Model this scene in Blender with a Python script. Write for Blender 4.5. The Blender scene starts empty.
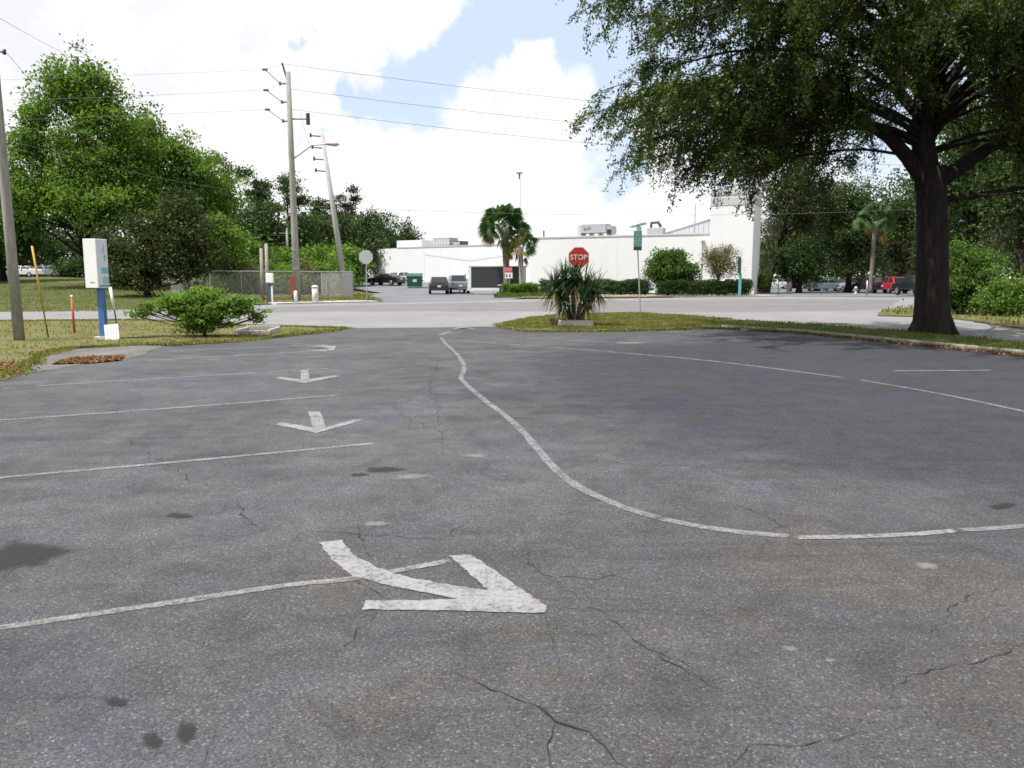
import bpy, math, random
import numpy as np
from mathutils import Vector, Matrix

random.seed(7)
R = math.radians
scene = bpy.context.scene
COL = scene.collection

# ------------------------------------------------------------------ camera
F = 796.4
PITCH = math.atan((384 - 278) / F)
EYE = 1.6
cam_d = bpy.data.cameras.new('camera')
cam_d.sensor_width = 36
cam_d.lens = F * 36 / 1024
cam_d.clip_start = 0.05
cam_d.clip_end = 6000
cam = bpy.data.objects.new('camera', cam_d)
COL.objects.link(cam)
cam.location = (0, 0, EYE)
cam.rotation_euler = (R(90) - PITCH, 0, 0)
scene.camera = cam


def ray(px, py):
    u = (px - 512) / F
    v = (384 - py) / F
    return Vector((u, math.cos(PITCH) + v * math.sin(PITCH), -math.sin(PITCH) + v * math.cos(PITCH)))


def gp(px, py, z=0.0):
    """ground point seen at a photo position"""
    d = ray(px, py)
    t = (z - EYE) / d.z
    return Vector((d.x * t, d.y * t, z))


def ap(px, py, Y):
    """point at distance Y seen at a photo position"""
    d = ray(px, py)
    t = Y / d.y
    return Vector((d.x * t, Y, EYE + d.z * t))


def sm(a, b, x):
    t = min(1, max(0, (x - a) / (b - a)))
    return t * t * (3 - 2 * t)


# ------------------------------------------------------------------ mesh helper
class MB:
    def __init__(s):
        s.v = []
        s.f = []
        s.e = []

    def add(s, vs, fs):
        o = len(s.v)
        s.v += [tuple(q) for q in vs]
        s.f += [tuple(i + o for i in f) for f in fs]
        return s

    def box(s, c, size, rz=0, M=None):
        x, y, z = [q / 2 for q in size]
        vs = [Vector((a * x, b * y, e * z)) for e in (-1, 1) for a, b in ((-1, -1), (1, -1), (1, 1), (-1, 1))]
        m = Matrix.Translation(Vector(c)) @ (M if M else Matrix.Rotation(rz, 4, 'Z'))
        return s.add([m @ q for q in vs], [(3, 2, 1, 0), (4, 5, 6, 7), (0, 1, 5, 4), (1, 2, 6, 5), (2, 3, 7, 6), (3, 0, 4, 7)])

    def tube(s, pts, rad, n=8, cap=True):
        pts = [Vector(p) for p in pts]
        if not hasattr(rad, '__len__'):
            rad = [rad] * len(pts)
        o = len(s.v)
        prev = None
        for i, p in enumerate(pts):
            a = pts[max(0, i - 1)]
            b = pts[min(len(pts) - 1, i + 1)]
            t = (b - a).normalized() if (b - a).length > 1e-9 else Vector((0, 0, 1))
            if prev is None:
                ref = Vector((1, 0, 0)) if abs(t.x) < .9 else Vector((0, 1, 0))
                e1 = (ref - t * ref.dot(t)).normalized()
            else:
                e1 = (prev - t * prev.dot(t)).normalized()
            prev = e1
            e2 = t.cross(e1)
            for k in range(n):
                an = 2 * math.pi * k / n
                s.v.append(tuple(p + (e1 * math.cos(an) + e2 * math.sin(an)) * rad[i]))
        for i in range(len(pts) - 1):
            for k in range(n):
                a = o + i * n + k
                b = o + i * n + (k + 1) % n
                s.f.append((a, b, b + n, a + n))
        if cap:
            s.f.append(tuple(o + k for k in reversed(range(n))))
            s.f.append(tuple(o + (len(pts) - 1) * n + k for k in range(n)))
        return s

    def prism(s, poly, z0, z1):
        n = len(poly)
        vs = [(p[0], p[1], z0) for p in poly] + [(p[0], p[1], z1) for p in poly]
        fs = [tuple(reversed(range(n))), tuple(range(n, 2 * n))] + [(i, (i + 1) % n, (i + 1) % n + n, i + n) for i in range(n)]
        return s.add(vs, fs)

    def sheet(s, poly, z):
        return s.add([(p[0], p[1], z) for p in poly], [tuple(range(len(poly)))])

    def plate(s, poly, th, M):
        """flat polygon (x,z) given thickness along local y"""
        n = len(poly)
        vs = [M @ Vector((p[0], -th / 2, p[1])) for p in poly] + [M @ Vector((p[0], th / 2, p[1])) for p in poly]
        return s.add(vs, [tuple(range(n)), tuple(reversed(range(n, 2 * n)))] + [((i + 1) % n, i, i + n, (i + 1) % n + n) for i in range(n)])

    def build(s, name, mat, parent=None, smooth=False, bevel=0, loc=None, rz=0):
        me = bpy.data.meshes.new(name)
        me.from_pydata(s.v, [], s.f)
        if mat:
            me.materials.append(mat)
        if smooth:
            me.polygons.foreach_set('use_smooth', [True] * len(me.polygons))
        if len(s.e) == len(s.v) and s.e:
            at = me.attributes.new('edge', 'FLOAT', 'POINT')
            at.data.foreach_set('value', s.e)
        me.update()
        o = bpy.data.objects.new(name, me)
        COL.objects.link(o)
        if parent:
            o.parent = parent
        if loc:
            o.location = loc
        if rz:
            o.rotation_euler.z = rz
        if bevel:
            b = o.modifiers.new('bevel', 'BEVEL')
            b.width = bevel
            b.segments = 2
            b.limit_method = 'ANGLE'
        return o


def tag(o, label=None, cat=None, group=None, kind=None):
    if label:
        o['label'] = label
    if cat:
        o['category'] = cat
    if group:
        o['group'] = group
    if kind:
        o['kind'] = kind
    return o


def empty(name, loc, label, cat, group=None, rz=0):
    o = bpy.data.objects.new(name, None)
    COL.objects.link(o)
    o.empty_display_size = .2
    o.location = loc
    o.rotation_euler.z = rz
    return tag(o, label, cat, group)


def tri_fix(o):
    """triangulate concave flat sheets"""
    import bmesh
    bm = bmesh.new()
    bm.from_mesh(o.data)
    bmesh.ops.triangulate(bm, faces=bm.faces[:])
    bm.to_mesh(o.data)
    bm.free()
    return o


# ------------------------------------------------------------------ materials
class NT:
    def __init__(s, name):
        s.m = bpy.data.materials.new(name)
        s.m.use_nodes = True
        s.t = s.m.node_tree
        s.t.nodes.clear()
        s.out = s.n('ShaderNodeOutputMaterial')

    def n(s, typ, **kw):
        nd = s.t.nodes.new(typ)
        for k, v in kw.items():
            setattr(nd, k, v)
        return nd

    def l(s, a, b):
        s.t.links.new(a, b)

    def val(s, sock, x):
        if isinstance(x, bpy.types.NodeSocket):
            s.l(x, sock)
        else:
            sock.default_value = x

    def math(s, op, a, b=0.0, clamp=False):
        nd = s.n('ShaderNodeMath', operation=op, use_clamp=clamp)
        s.val(nd.inputs[0], a)
        s.val(nd.inputs[1], b)
        return nd.outputs[0]

    def noise(s, vec, scale, detail=4, rough=.55, dist=0):
        nd = s.n('ShaderNodeTexNoise')
        s.l(vec, nd.inputs['Vector'])
        nd.inputs['Scale'].default_value = scale
        nd.inputs['Detail'].default_value = detail
        nd.inputs['Roughness'].default_value = rough
        nd.inputs['Distortion'].default_value = dist
        return nd.outputs[0]

    def ramp(s, fac, stops):
        nd = s.n('ShaderNodeValToRGB')
        s.l(fac, nd.inputs[0])
        els = nd.color_ramp.elements
        while len(els) < len(stops):
            els.new(.5)
        for e, (p, c) in zip(els, stops):
            e.position = p
            e.color = (c[0], c[1], c[2], 1) if hasattr(c, '__len__') else (c, c, c, 1)
        return nd.outputs[0]

    def mix(s, fac, a, b, blend='MIX'):
        nd = s.n('ShaderNodeMix', data_type='RGBA', blend_type=blend)
        s.val(nd.inputs[0], fac)
        for sk, x in ((nd.inputs[6], a), (nd.inputs[7], b)):
            s.val(sk, x if isinstance(x, bpy.types.NodeSocket) else (*x, 1))
        return nd.outputs[2]

    def maprange(s, v, a, b, c, d, smooth=True):
        nd = s.n('ShaderNodeMapRange')
        if smooth:
            nd.interpolation_type = 'SMOOTHSTEP'
        s.l(v, nd.inputs[0])
        for i, q in enumerate((a, b, c, d)):
            nd.inputs[i + 1].default_value = q
        return nd.outputs[0]

    def principled(s, color, rough=.8, metal=0, spec=.3, bump=None, bstr=.3, bdist=.01):
        p = s.n('ShaderNodeBsdfPrincipled')
        s.val(p.inputs['Base Color'], color if isinstance(color, bpy.types.NodeSocket) else (*color, 1))
        s.val(p.inputs['Roughness'], rough)
        p.inputs['Metallic'].default_value = metal
        p.inputs['Specular IOR Level'].default_value = spec
        if bump is not None:
            b = s.n('ShaderNodeBump')
            b.inputs['Strength'].default_value = bstr
            b.inputs['Distance'].default_value = bdist
            s.l(bump, b.inputs['Height'])
            s.l(b.outputs[0], p.inputs['Normal'])
        return p.outputs[0]

    def done(s, shader):
        s.l(shader, s.out.inputs[0])
        return s.m

    def pos(s):
        return s.n('ShaderNodeNewGeometry').outputs['Position']

    def obj(s):
        return s.n('ShaderNodeTexCoord').outputs['Object']


def mat_plain(name, c, rough=.6, metal=0, spec=.4, var=.12, scale=6, bump=0):
    t = NT(name)
    n = t.noise(t.obj(), scale, 5, .6)
    col = t.mix(n, [q * (1 - var) for q in c], [min(1, q * (1 + var)) for q in c])
    return t.done(t.principled(col, rough, metal, spec, n if bump else None, bump, .02))


def mat_leaf(name, cols, trans=.35, rough=.55):
    t = NT(name)
    a = t.n('ShaderNodeAttribute', attribute_name='tint')
    k = len(cols)
    col = t.ramp(a.outputs['Fac'], [(i / (k - 1), c) for i, c in enumerate(cols)])
    p = t.principled(col, rough, 0, .25)
    tr = t.n('ShaderNodeBsdfTranslucent')
    br = t.mix(1, col, (1.25, 1.35, .6), 'MULTIPLY')
    t.l(br, tr.inputs[0])
    mx = t.n('ShaderNodeMixShader')
    mx.inputs[0].default_value = trans
    t.l(p, mx.inputs[1])
    t.l(tr.outputs[0], mx.inputs[2])
    return t.done(mx.outputs[0])


def asphalt(name, dark, light, seal=False, tone=(.97, .985, 1.03), grain=1.0):
    t = NT(name)
    p = t.pos()
    big = t.noise(p, .22, 5, .6, .6)
    mid = t.noise(p, 1.3, 6, .65, .3)
    fine = t.noise(p, 60, 4, .75)
    str_ = t.noise(p, .55, 8, .72, 1.4)
    vor = t.n('ShaderNodeTexVoronoi')
    vor.inputs['Scale'].default_value = 130
    t.l(p, vor.inputs['Vector'])
    cell = t.n('ShaderNodeSeparateColor')
    t.l(vor.outputs['Color'], cell.inputs[0])
    v = t.math('ADD', t.math('ADD', t.math('MULTIPLY', big, .4), t.math('MULTIPLY', mid, .3)), t.math('MULTIPLY', str_, .3))
    base = t.ramp(v, [(.38, dark), (.62, light)])
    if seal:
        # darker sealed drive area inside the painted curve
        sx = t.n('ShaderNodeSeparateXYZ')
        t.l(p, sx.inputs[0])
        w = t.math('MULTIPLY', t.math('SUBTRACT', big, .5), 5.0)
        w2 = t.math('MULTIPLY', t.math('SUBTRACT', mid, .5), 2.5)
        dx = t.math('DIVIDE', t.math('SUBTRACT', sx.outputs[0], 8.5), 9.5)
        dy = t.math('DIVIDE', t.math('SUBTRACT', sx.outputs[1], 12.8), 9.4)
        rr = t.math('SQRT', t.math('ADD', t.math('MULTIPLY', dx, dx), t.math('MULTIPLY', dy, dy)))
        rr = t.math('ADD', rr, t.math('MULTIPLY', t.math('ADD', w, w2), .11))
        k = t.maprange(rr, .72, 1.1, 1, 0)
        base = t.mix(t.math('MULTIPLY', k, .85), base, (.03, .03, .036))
        # brownish worn area at the near right
        dx = t.math('DIVIDE', t.math('SUBTRACT', sx.outputs[0], 2.0), 3.6)
        dy = t.math('DIVIDE', t.math('SUBTRACT', sx.outputs[1], 3.8), 2.0)
        rr = t.math('ADD', t.math('MULTIPLY', dx, dx), t.math('MULTIPLY', dy, dy))
        rr = t.math('ADD', rr, t.math('MULTIPLY', w2, .4))
        k = t.maprange(rr, .4, 1.3, 1, 0)
        base = t.mix(t.math('MULTIPLY', k, .55), base, (.055, .052, .047))
    # aggregate: dark pits and pale stones
    sp = t.ramp(cell.outputs[0], [(0, .5), (.3, .82), (.62, 1.03), (.9, 1.25), (.972, 1.8), (1, 2.9)])
    sp2 = t.ramp(fine, [(.3, .74), (.5, 1), (.72, 1.28)])
    c = t.mix(grain * .85, base, sp, 'MULTIPLY')
    c = t.mix(grain, c, sp2, 'MULTIPLY')
    if seal:
        hue = t.noise(p, .75, 6, .7, 1.0)
        c = t.mix(1, c, t.ramp(hue, [(.36, (.92, .96, 1.08)), (.5, (1, 1, 1)), (.64, (1.05, 1.02, .96))]), 'MULTIPLY')
        mp = t.n('ShaderNodeMapping')
        mp.inputs['Rotation'].default_value = (0, 0, .5)
        mp.inputs['Scale'].default_value = (.22, 2.2, 1)
        t.l(p, mp.inputs[0])
        trk = t.noise(mp.outputs[0], 1.1, 5, .65, 1.6)
        c = t.mix(1, c, t.ramp(trk, [(.3, .8), (.46, 1), (.6, 1.0), (.7, 1.12)]), 'MULTIPLY')
        blot = t.noise(p, 2.6, 7, .75, .8)
        c = t.mix(1, c, t.ramp(blot, [(.36, .8), (.5, 1), (.66, 1.15)]), 'MULTIPLY')
    c = t.mix(1, c, tone, 'MULTIPLY')
    h = t.math('ADD', t.math('MULTIPLY', vor.outputs['Distance'], -.8), fine)
    return t.done(t.principled(c, .88, 0, .25, h, .4, .008))


def mat_paint(name, c, wear=.5, under=(.06, .06, .062)):
    t = NT(name)
    p = t.pos()
    a = t.noise(p, 3.2, 6, .7)
    b = t.noise(p, 26, 4, .75)
    vor = t.n('ShaderNodeTexVoronoi')
    vor.inputs['Scale'].default_value = 75
    t.l(p, vor.inputs['Vector'])
    cs = t.n('ShaderNodeSeparateColor')
    t.l(vor.outputs['Color'], cs.inputs[0])
    v = t.math('ADD', t.math('MULTIPLY', a, .5), t.math('MULTIPLY', b, .5))
    v = t.math('ADD', v, t.math('MULTIPLY', t.math('SUBTRACT', cs.outputs[1], .5), .16))
    k = t.maprange(v, wear - .17, wear + .17, .32, .95)
    ed = t.n('ShaderNodeAttribute', attribute_name='edge')
    fine = t.noise(p, 55, 4, .8)
    e = t.math('ADD', ed.outputs['Fac'], t.math('MULTIPLY', t.math('SUBTRACT', t.math('ADD', t.math('MULTIPLY', b, .5), t.math('MULTIPLY', fine, .5)), .5), 2.2))
    k = t.math('MULTIPLY', k, t.maprange(e, .22, .5, 0, 1))
    tint = t.ramp(t.math('ADD', t.math('MULTIPLY', a, .5), t.math('MULTIPLY', b, .5)), [(.35, [q * .62 for q in c]), (.5, c), (.68, [q * 1.22 for q in c])])
    p1 = t.principled(tint, .75, 0, .3, b, .3, .01)
    tr = t.n('ShaderNodeBsdfTransparent')
    mx = t.n('ShaderNodeMixShader')
    t.l(k, mx.inputs[0])
    t.l(tr.outputs[0], mx.inputs[1])
    t.l(p1, mx.inputs[2])
    return t.done(mx.outputs[0])


def mat_stain(name, c, amount=.8, thr=.45):
    t = NT(name)
    p = t.pos()
    uv = t.n('ShaderNodeAttribute', attribute_name='edge')
    a = t.noise(p, 9, 5, .7)
    v = t.math('ADD', uv.outputs['Fac'], t.math('MULTIPLY', t.math('SUBTRACT', a, .5), 1.1))
    k = t.maprange(v, thr - .32, thr + .42, 0, amount)
    p1 = t.principled(c, .8, 0, .3, t.noise(p, 60, 3), .5, .01)
    tr = t.n('ShaderNodeBsdfTransparent')
    mx = t.n('ShaderNodeMixShader')
    t.l(k, mx.inputs[0])
    t.l(tr.outputs[0], mx.inputs[1])
    t.l(p1, mx.inputs[2])
    return t.done(mx.outputs[0])


def mat_grass(name, cols, dirt, amt=.45):
    t = NT(name)
    p = t.pos()
    a = t.noise(p, .5, 5, .6)
    b = t.noise(p, 7, 5, .7)
    col = t.ramp(t.math('ADD', t.math('MULTIPLY', a, .6), t.math('MULTIPLY', b, .4)), [(.35, cols[0]), (.5, cols[1]), (.65, cols[2])])
    d = t.maprange(t.noise(p, 1.1, 5, .7), amt, amt + .2, 1, 0)
    col = t.mix(t.math('MULTIPLY', d, .7), col, dirt)
    return t.done(t.principled(col, .95, 0, .1, b, .8, .05))


def mat_bark(name, c1, c2, sc=9):
    t = NT(name)
    mp = t.n('ShaderNodeMapping')
    mp.inputs['Scale'].default_value = (1, 1, .18)
    t.l(t.obj(), mp.inputs[0])
    a = t.noise(mp.outputs[0], sc, 6, .7, .4)
    return t.done(t.principled(t.ramp(a, [(.3, c1), (.7, c2)]), .95, 0, .15, a, .9, .04))


def mat_wall(name, c):
    t = NT(name)
    p = t.pos()
    mp = t.n('ShaderNodeMapping')
    mp.inputs['Scale'].default_value = (1, 1, .15)
    t.l(p, mp.inputs[0])
    a = t.noise(mp.outputs[0], .9, 6, .65)
    b = t.noise(p, .25, 4, .6)
    k = t.math('ADD', t.math('MULTIPLY', a, .5), t.math('MULTIPLY', b, .5))
    col = t.ramp(k, [(.28, [q * .93 for q in c]), (.5, c), (1, c)])
    return t.done(t.principled(col, .85, 0, .2, t.noise(p, 14, 4), .2, .02))


M = {}
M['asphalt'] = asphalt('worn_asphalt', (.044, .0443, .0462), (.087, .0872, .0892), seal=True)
M['road'] = asphalt('road_asphalt', (.15, .148, .145), (.215, .21, .207), grain=.5)
M['road_far'] = asphalt('road_asphalt_far_lanes', (.115, .108, .106), (.165, .155, .15), grain=.5)
M['lot_far'] = asphalt('far_lot_asphalt', (.1, .103, .112), (.17, .172, .18), grain=.5)
M['concrete'] = mat_plain('concrete', (.42, .4, .37), .9, 0, .2, .2, 3, .3)
M['kerb'] = mat_plain('worn_kerb_concrete', (.22, .205, .18), .95, 0, .2, .35, 4, .4)
M['curbwhite'] = mat_plain('pale_concrete', (.5, .49, .46), .9, 0, .2, .2, 5, .3)
M['paint'] = mat_paint('white_road_paint', (.2, .2, .205), .41)
M['paint_arrow'] = mat_paint('white_arrow_paint', (.215, .215, .222), .385)
M['paint_thin'] = mat_paint('faded_road_paint', (.2, .2, .205), .495)
M['paint_curve'] = mat_paint('grey_white_road_paint', (.165, .165, .17), .45)
M['crack'] = mat_plain('crack_dark', (.026, .026, .028), 1, 0, .05)
M['stain'] = mat_stain('oil_stain', (.02, .019, .019), .75)
M['smudge'] = mat_stain('pale_smudge', (.2, .2, .195), .6, .55)
M['verge'] = mat_grass('verge_grass', ((.048, .075, .017), (.08, .1, .025), (.125, .12, .042)), (.15, .118, .068), .43)
M['strip'] = mat_grass('strip_grass', ((.04, .075, .018), (.07, .1, .025), (.1, .11, .035)), (.12, .09, .05), .34)
M['ground'] = mat_grass('ground_grass', ((.038, .062, .016), (.06, .082, .023), (.09, .1, .035)), (.1, .085, .045), .4)
M['sand'] = mat_grass('sandy_dirt', ((.3, .25, .18), (.36, .31, .24), (.4, .35, .27)), (.2, .17, .11), .35)
M['gravel'] = mat_grass('gravel_patch', ((.1, .1, .1), (.15, .145, .14), (.2, .195, .19)), (.1, .08, .06), .4)
M['blade'] = mat_leaf('grass_blades', ((.06, .11, .017), (.105, .145, .028), (.18, .175, .055), (.27, .22, .095)), .4, .8)
M['litter'] = mat_leaf('dead_leaves', ((.09, .04, .02), (.17, .08, .04), (.25, .14, .07), (.1, .06, .035)), .1, .9)
M['oak_leaf'] = mat_leaf('oak_leaves', ((.014, .027, .007), (.03, .054, .01), (.056, .095, .014), (.115, .155, .026)), .42)
M['green_leaf'] = mat_leaf('bright_leaves', ((.036, .076, .013), (.07, .135, .02), (.112, .195, .032), (.165, .26, .06)), .46)
M['mid_leaf'] = mat_leaf('mid_green_leaves', ((.024, .05, .011), (.045, .09, .016), (.075, .14, .024), (.12, .2, .045)), .38)
M['dark_leaf'] = mat_leaf('dark_leaves', ((.016, .034, .011), (.028, .056, .015), (.043, .083, .02), (.07, .11, .028)), .3)
M['brown_leaf'] = mat_leaf('brownish_leaves', ((.016, .03, .011), (.028, .048, .014), (.046, .07, .018), (.085, .095, .03)), .3)
M['lime_leaf'] = mat_leaf('lime_leaves', ((.05, .1, .015), (.09, .17, .025), (.13, .235, .035), (.19, .3, .06)), .4)
M['bush_leaf'] = mat_leaf('bush_leaves', ((.05, .1, .016), (.1, .185, .028), (.15, .255, .045), (.21, .32, .08)), .42)
M['olive_leaf'] = mat_leaf('olive_leaves', ((.06, .065, .03), (.1, .11, .05), (.15, .15, .075), (.2, .19, .11)), .3)
M['moss'] = mat_leaf('hanging_moss', ((.05, .047, .03), (.085, .08, .055), (.12, .11, .08)), .3, .9)
M['palm_leaf'] = mat_leaf('palm_fronds', ((.02, .05, .014), (.04, .085, .022), (.06, .115, .03), (.1, .15, .05)), .25)
M['palm_dead'] = mat_leaf('dead_fronds', ((.1, .07, .03), (.17, .12, .045), (.28, .19, .06), (.16, .13, .08)), .25, .8)
M['yucca'] = mat_leaf('sword_leaves', ((.014, .034, .016), (.024, .055, .024), (.04, .08, .032), (.08, .125, .055)), .15, .45)
M['bark'] = mat_bark('oak_bark', (.012, .01, .009), (.038, .033, .029), 13)
M['bark_grey'] = mat_bark('grey_bark', (.07, .06, .052), (.17, .155, .14))
M['bark_palm'] = mat_bark('palm_bark', (.1, .085, .07), (.26, .23, .2), 5)
M['bark_pale'] = mat_bark('pale_palm_bark', (.25, .24, .22), (.45, .43, .4), 4)
M['pole'] = mat_bark('weathered_pole_wood', (.19, .185, .17), (.36, .35, .325), 16)
M['pole_pale'] = mat_bark('pale_concrete_pole', (.3, .3, .3), (.42, .42, .41), 8)
M['wire'] = mat_plain('wire_grey', (.16, .16, .17), .5)
M['steel'] = mat_plain('galvanised_steel', (.38, .39, .4), .45, .6, .5)
M['midsteel'] = mat_plain('weathered_steel', (.16, .16, .17), .5, .3)
M['darksteel'] = mat_plain('dark_steel', (.06, .06, .065), .5, .3)
M['white'] = mat_plain('white_paint', (.78, .78, .77), .5, 0, .4, .05)
M['signwhite'] = mat_plain('sign_white', (.74, .75, .76), .45, 0, .4, .06, 2)
M['signpale'] = mat_plain('sign_face_pale_blue', (.62, .68, .76), .4, 0, .4, .05, 3)
M['bluepost'] = mat_plain('blue_post', (.06, .15, .33), .6, 0, .3, .25, 5)
M['logoblue'] = mat_plain('logo_blue', (.2, .42, .6), .5)
M['logogrey'] = mat_plain('logo_grey', (.16, .17, .2), .5)
M['yellow'] = mat_plain('yellow_plastic', (.33, .23, .03), .5, 0, .4, .25)
M['orange'] = mat_plain('faded_orange_plastic', (.45, .1, .06), .6, 0, .3, .3)
M['stopred'] = mat_plain('sign_red', (.42, .022, .025), .45, 0, .4, .12)
M['signred'] = mat_plain('faded_red', (.6, .16, .18), .5)
M['sgreen'] = mat_plain('sign_green', (.12, .26, .21), .5, 0, .4, .18)
M['teal'] = mat_plain('teal_paint', (.12, .35, .37), .5)
M['tealdark'] = mat_plain('dark_teal', (.015, .05, .05), .5)
M['wall'] = mat_wall('white_stucco', (.66, .665, .675))
M['wall_grey'] = mat_wall('grey_metal_siding', (.4, .41, .43))
M['coping'] = mat_plain('grey_coping', (.42, .42, .44), .7)
M['hvac'] = mat_plain('hvac_metal', (.36, .35, .38), .55, .2)
M['dumpster'] = mat_plain('green_dumpster', (.015, .12, .06), .5, 0, .4, .2)
M['dumplid'] = mat_plain('dark_lid', (.02, .07, .045), .6)
M['trailer'] = mat_plain('charcoal_panel', (.04, .042, .048), .5)
M['glass'] = mat_plain('car_glass', (.02, .024, .028), .06, 0, .8, .05)
M['tyre'] = mat_plain('tyre_rubber', (.015, .015, .015), .9)
M['rim'] = mat_plain('alloy_rim', (.4, .4, .41), .3, .7)
M['red_lamp'] = mat_plain('tail_lamp', (.22, .012, .012), .2, 0, .6)
M['clear_lamp'] = mat_plain('head_lamp', (.7, .72, .75), .12, 0, .7)
M['blackplastic'] = mat_plain('black_plastic', (.02, .02, .022), .6)


def carpaint(name, c):
    t = NT(name)
    p = t.principled(c, .3, .1, .5)
    nd = p.node
    nd.inputs['Coat Weight'].default_value = .6
    nd.inputs['Coat Roughness'].default_value = .08
    return t.done(p)


for n_, c_ in dict(white=(.72, .73, .74), silver=(.42, .43, .46), black=(.012, .012, .014), navy=(.008, .011, .02), red=(.42, .02, .03),
                   blue=(.09, .19, .42), dark=(.035, .037, .045), paleblue=(.17, .23, .26), maroon=(.2, .025, .03)).items():
    M['car_' + n_] = carpaint('car_paint_' + n_, c_)

# ------------------------------------------------------------------ world, sun
SUN = Vector((-.40, -.16, .90)).normalized()
world = bpy.data.worlds.new('World')
scene.world = world
world.use_nodes = True
wt = world.node_tree
wt.nodes.clear()
W = NT.__new__(NT)
W.t = wt
W.out = W.n('ShaderNodeOutputWorld')
sky = W.n('ShaderNodeTexSky', sky_type='NISHITA')
sky.sun_disc = False
sky.sun_elevation = math.asin(SUN.z)
sky.sun_rotation = math.atan2(SUN.x, SUN.y)
sky.air_density = 1.0
sky.dust_density = 1.0
sky.ozone_density = 1.2
dirv = W.n('ShaderNodeTexCoord').outputs['Generated']
nv = W.n('ShaderNodeTexNoise')
nv.inputs['Scale'].default_value = 7
nv.inputs['Detail'].default_value = 7
nv.inputs['Roughness'].default_value = .62
W.l(dirv, nv.inputs['Vector'])
wv = W.n('ShaderNodeVectorMath', operation='SUBTRACT')
W.l(nv.outputs['Color'], wv.inputs[0])
wv.inputs[1].default_value = (.5, .5, .5)
ws = W.n('ShaderNodeVectorMath', operation='SCALE')
W.l(wv.outputs[0], ws.inputs[0])
ws.inputs['Scale'].default_value = .17
wd = W.n('ShaderNodeVectorMath', operation='ADD')
W.l(dirv, wd.inputs[0])
W.l(ws.outputs[0], wd.inputs[1])


def blob(px, py, rad_px, soft=.55):
    c = ray(px, py).normalized()
    nd = W.n('ShaderNodeVectorMath', operation='DISTANCE')
    W.l(wd.outputs[0], nd.inputs[0])
    nd.inputs[1].default_value = c
    r = rad_px / F
    return W.maprange(nd.outputs['Value'], r * (1 - soft), r * (1 + soft), 1, 0)


def blobs(lst, soft=.4):
    acc = None
    for b in lst:
        q = blob(*b, soft)
        acc = q if acc is None else W.math('MAXIMUM', acc, q)
    return acc


blue = blobs([(540, 20, 95), (345, 98, 16), (368, 104, 18), (490, 38, 72), (440, 62, 56), (408, 92, 42), (300, 50, 11), (330, 42, 10), (590, 95, 46), (610, 160, 26), (575, 60, 46), (480, -60, 90), (640, -30, 130), (760, 60, 90), (900, 60, 90), (1000, -40, 120)], .35)
puff = blobs([(425, 2, 28), (385, 4, 32), (345, 6, 40), (520, 50, 20), (520, 88, 30), (470, 124, 34), (372, 64, 18), (548, 125, 45)], .35)
base_n = W.noise(dirv, 3.0, 8, .58, .2)
cov = W.maprange(base_n, .36, .5, .0, 1)
cov = W.math('MAXIMUM', cov, .93)
cov = W.math('MULTIPLY', cov, W.math('SUBTRACT', 1.0, W.math('MULTIPLY', blue, .97)))
cov = W.math('MAXIMUM', cov, puff)
shade_b = blobs([(60, 15, 70), (150, 45, 75), (240, 50, 50), (30, 60, 45), (345, 95, 32), (365, 75, 24), (450, 152, 18), (130, 175, 30), (310, 120, 18)], .75)
sh_n = W.noise(wd.outputs[0], 7, 6, .6)
shade = W.math('MULTIPLY', shade_b, W.maprange(sh_n, .38, .62, .15, 1))
cloud = W.mix(shade, (8.9, 8.9, 8.9), (7.3, 7.35, 7.6))
skyc = W.mix(.72, sky.outputs[0], (6.5, 7.6, 9.2))
fin = W.mix(cov, skyc, cloud)
bg = W.n('ShaderNodeBackground')
W.l(fin, bg.inputs[0])
bg.inputs[1].default_value = .085
W.l(bg.outputs[0], W.out.inputs[0])

sd = bpy.data.lights.new('sun', 'SUN')
sd.energy = 5.0
sd.angle = R(.55)
sd.color = (1, .965, .91)
so = bpy.data.objects.new('sun', sd)
COL.objects.link(so)
so.rotation_euler = SUN.to_track_quat('Z', 'Y').to_euler()
so.location = (0, 0, 40)
vs = scene.view_settings
vs.view_transform = 'Standard'
vs.look = 'None'
vs.exposure = 0.58
vs.gamma = 1
scene.cycles.filter_width = 1.6
scene.cycles.max_bounces = 6
scene.cycles.transparent_max_bounces = 12
scene.cycles.use_denoising = True

# ------------------------------------------------------------------ leaves in bulk


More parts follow.
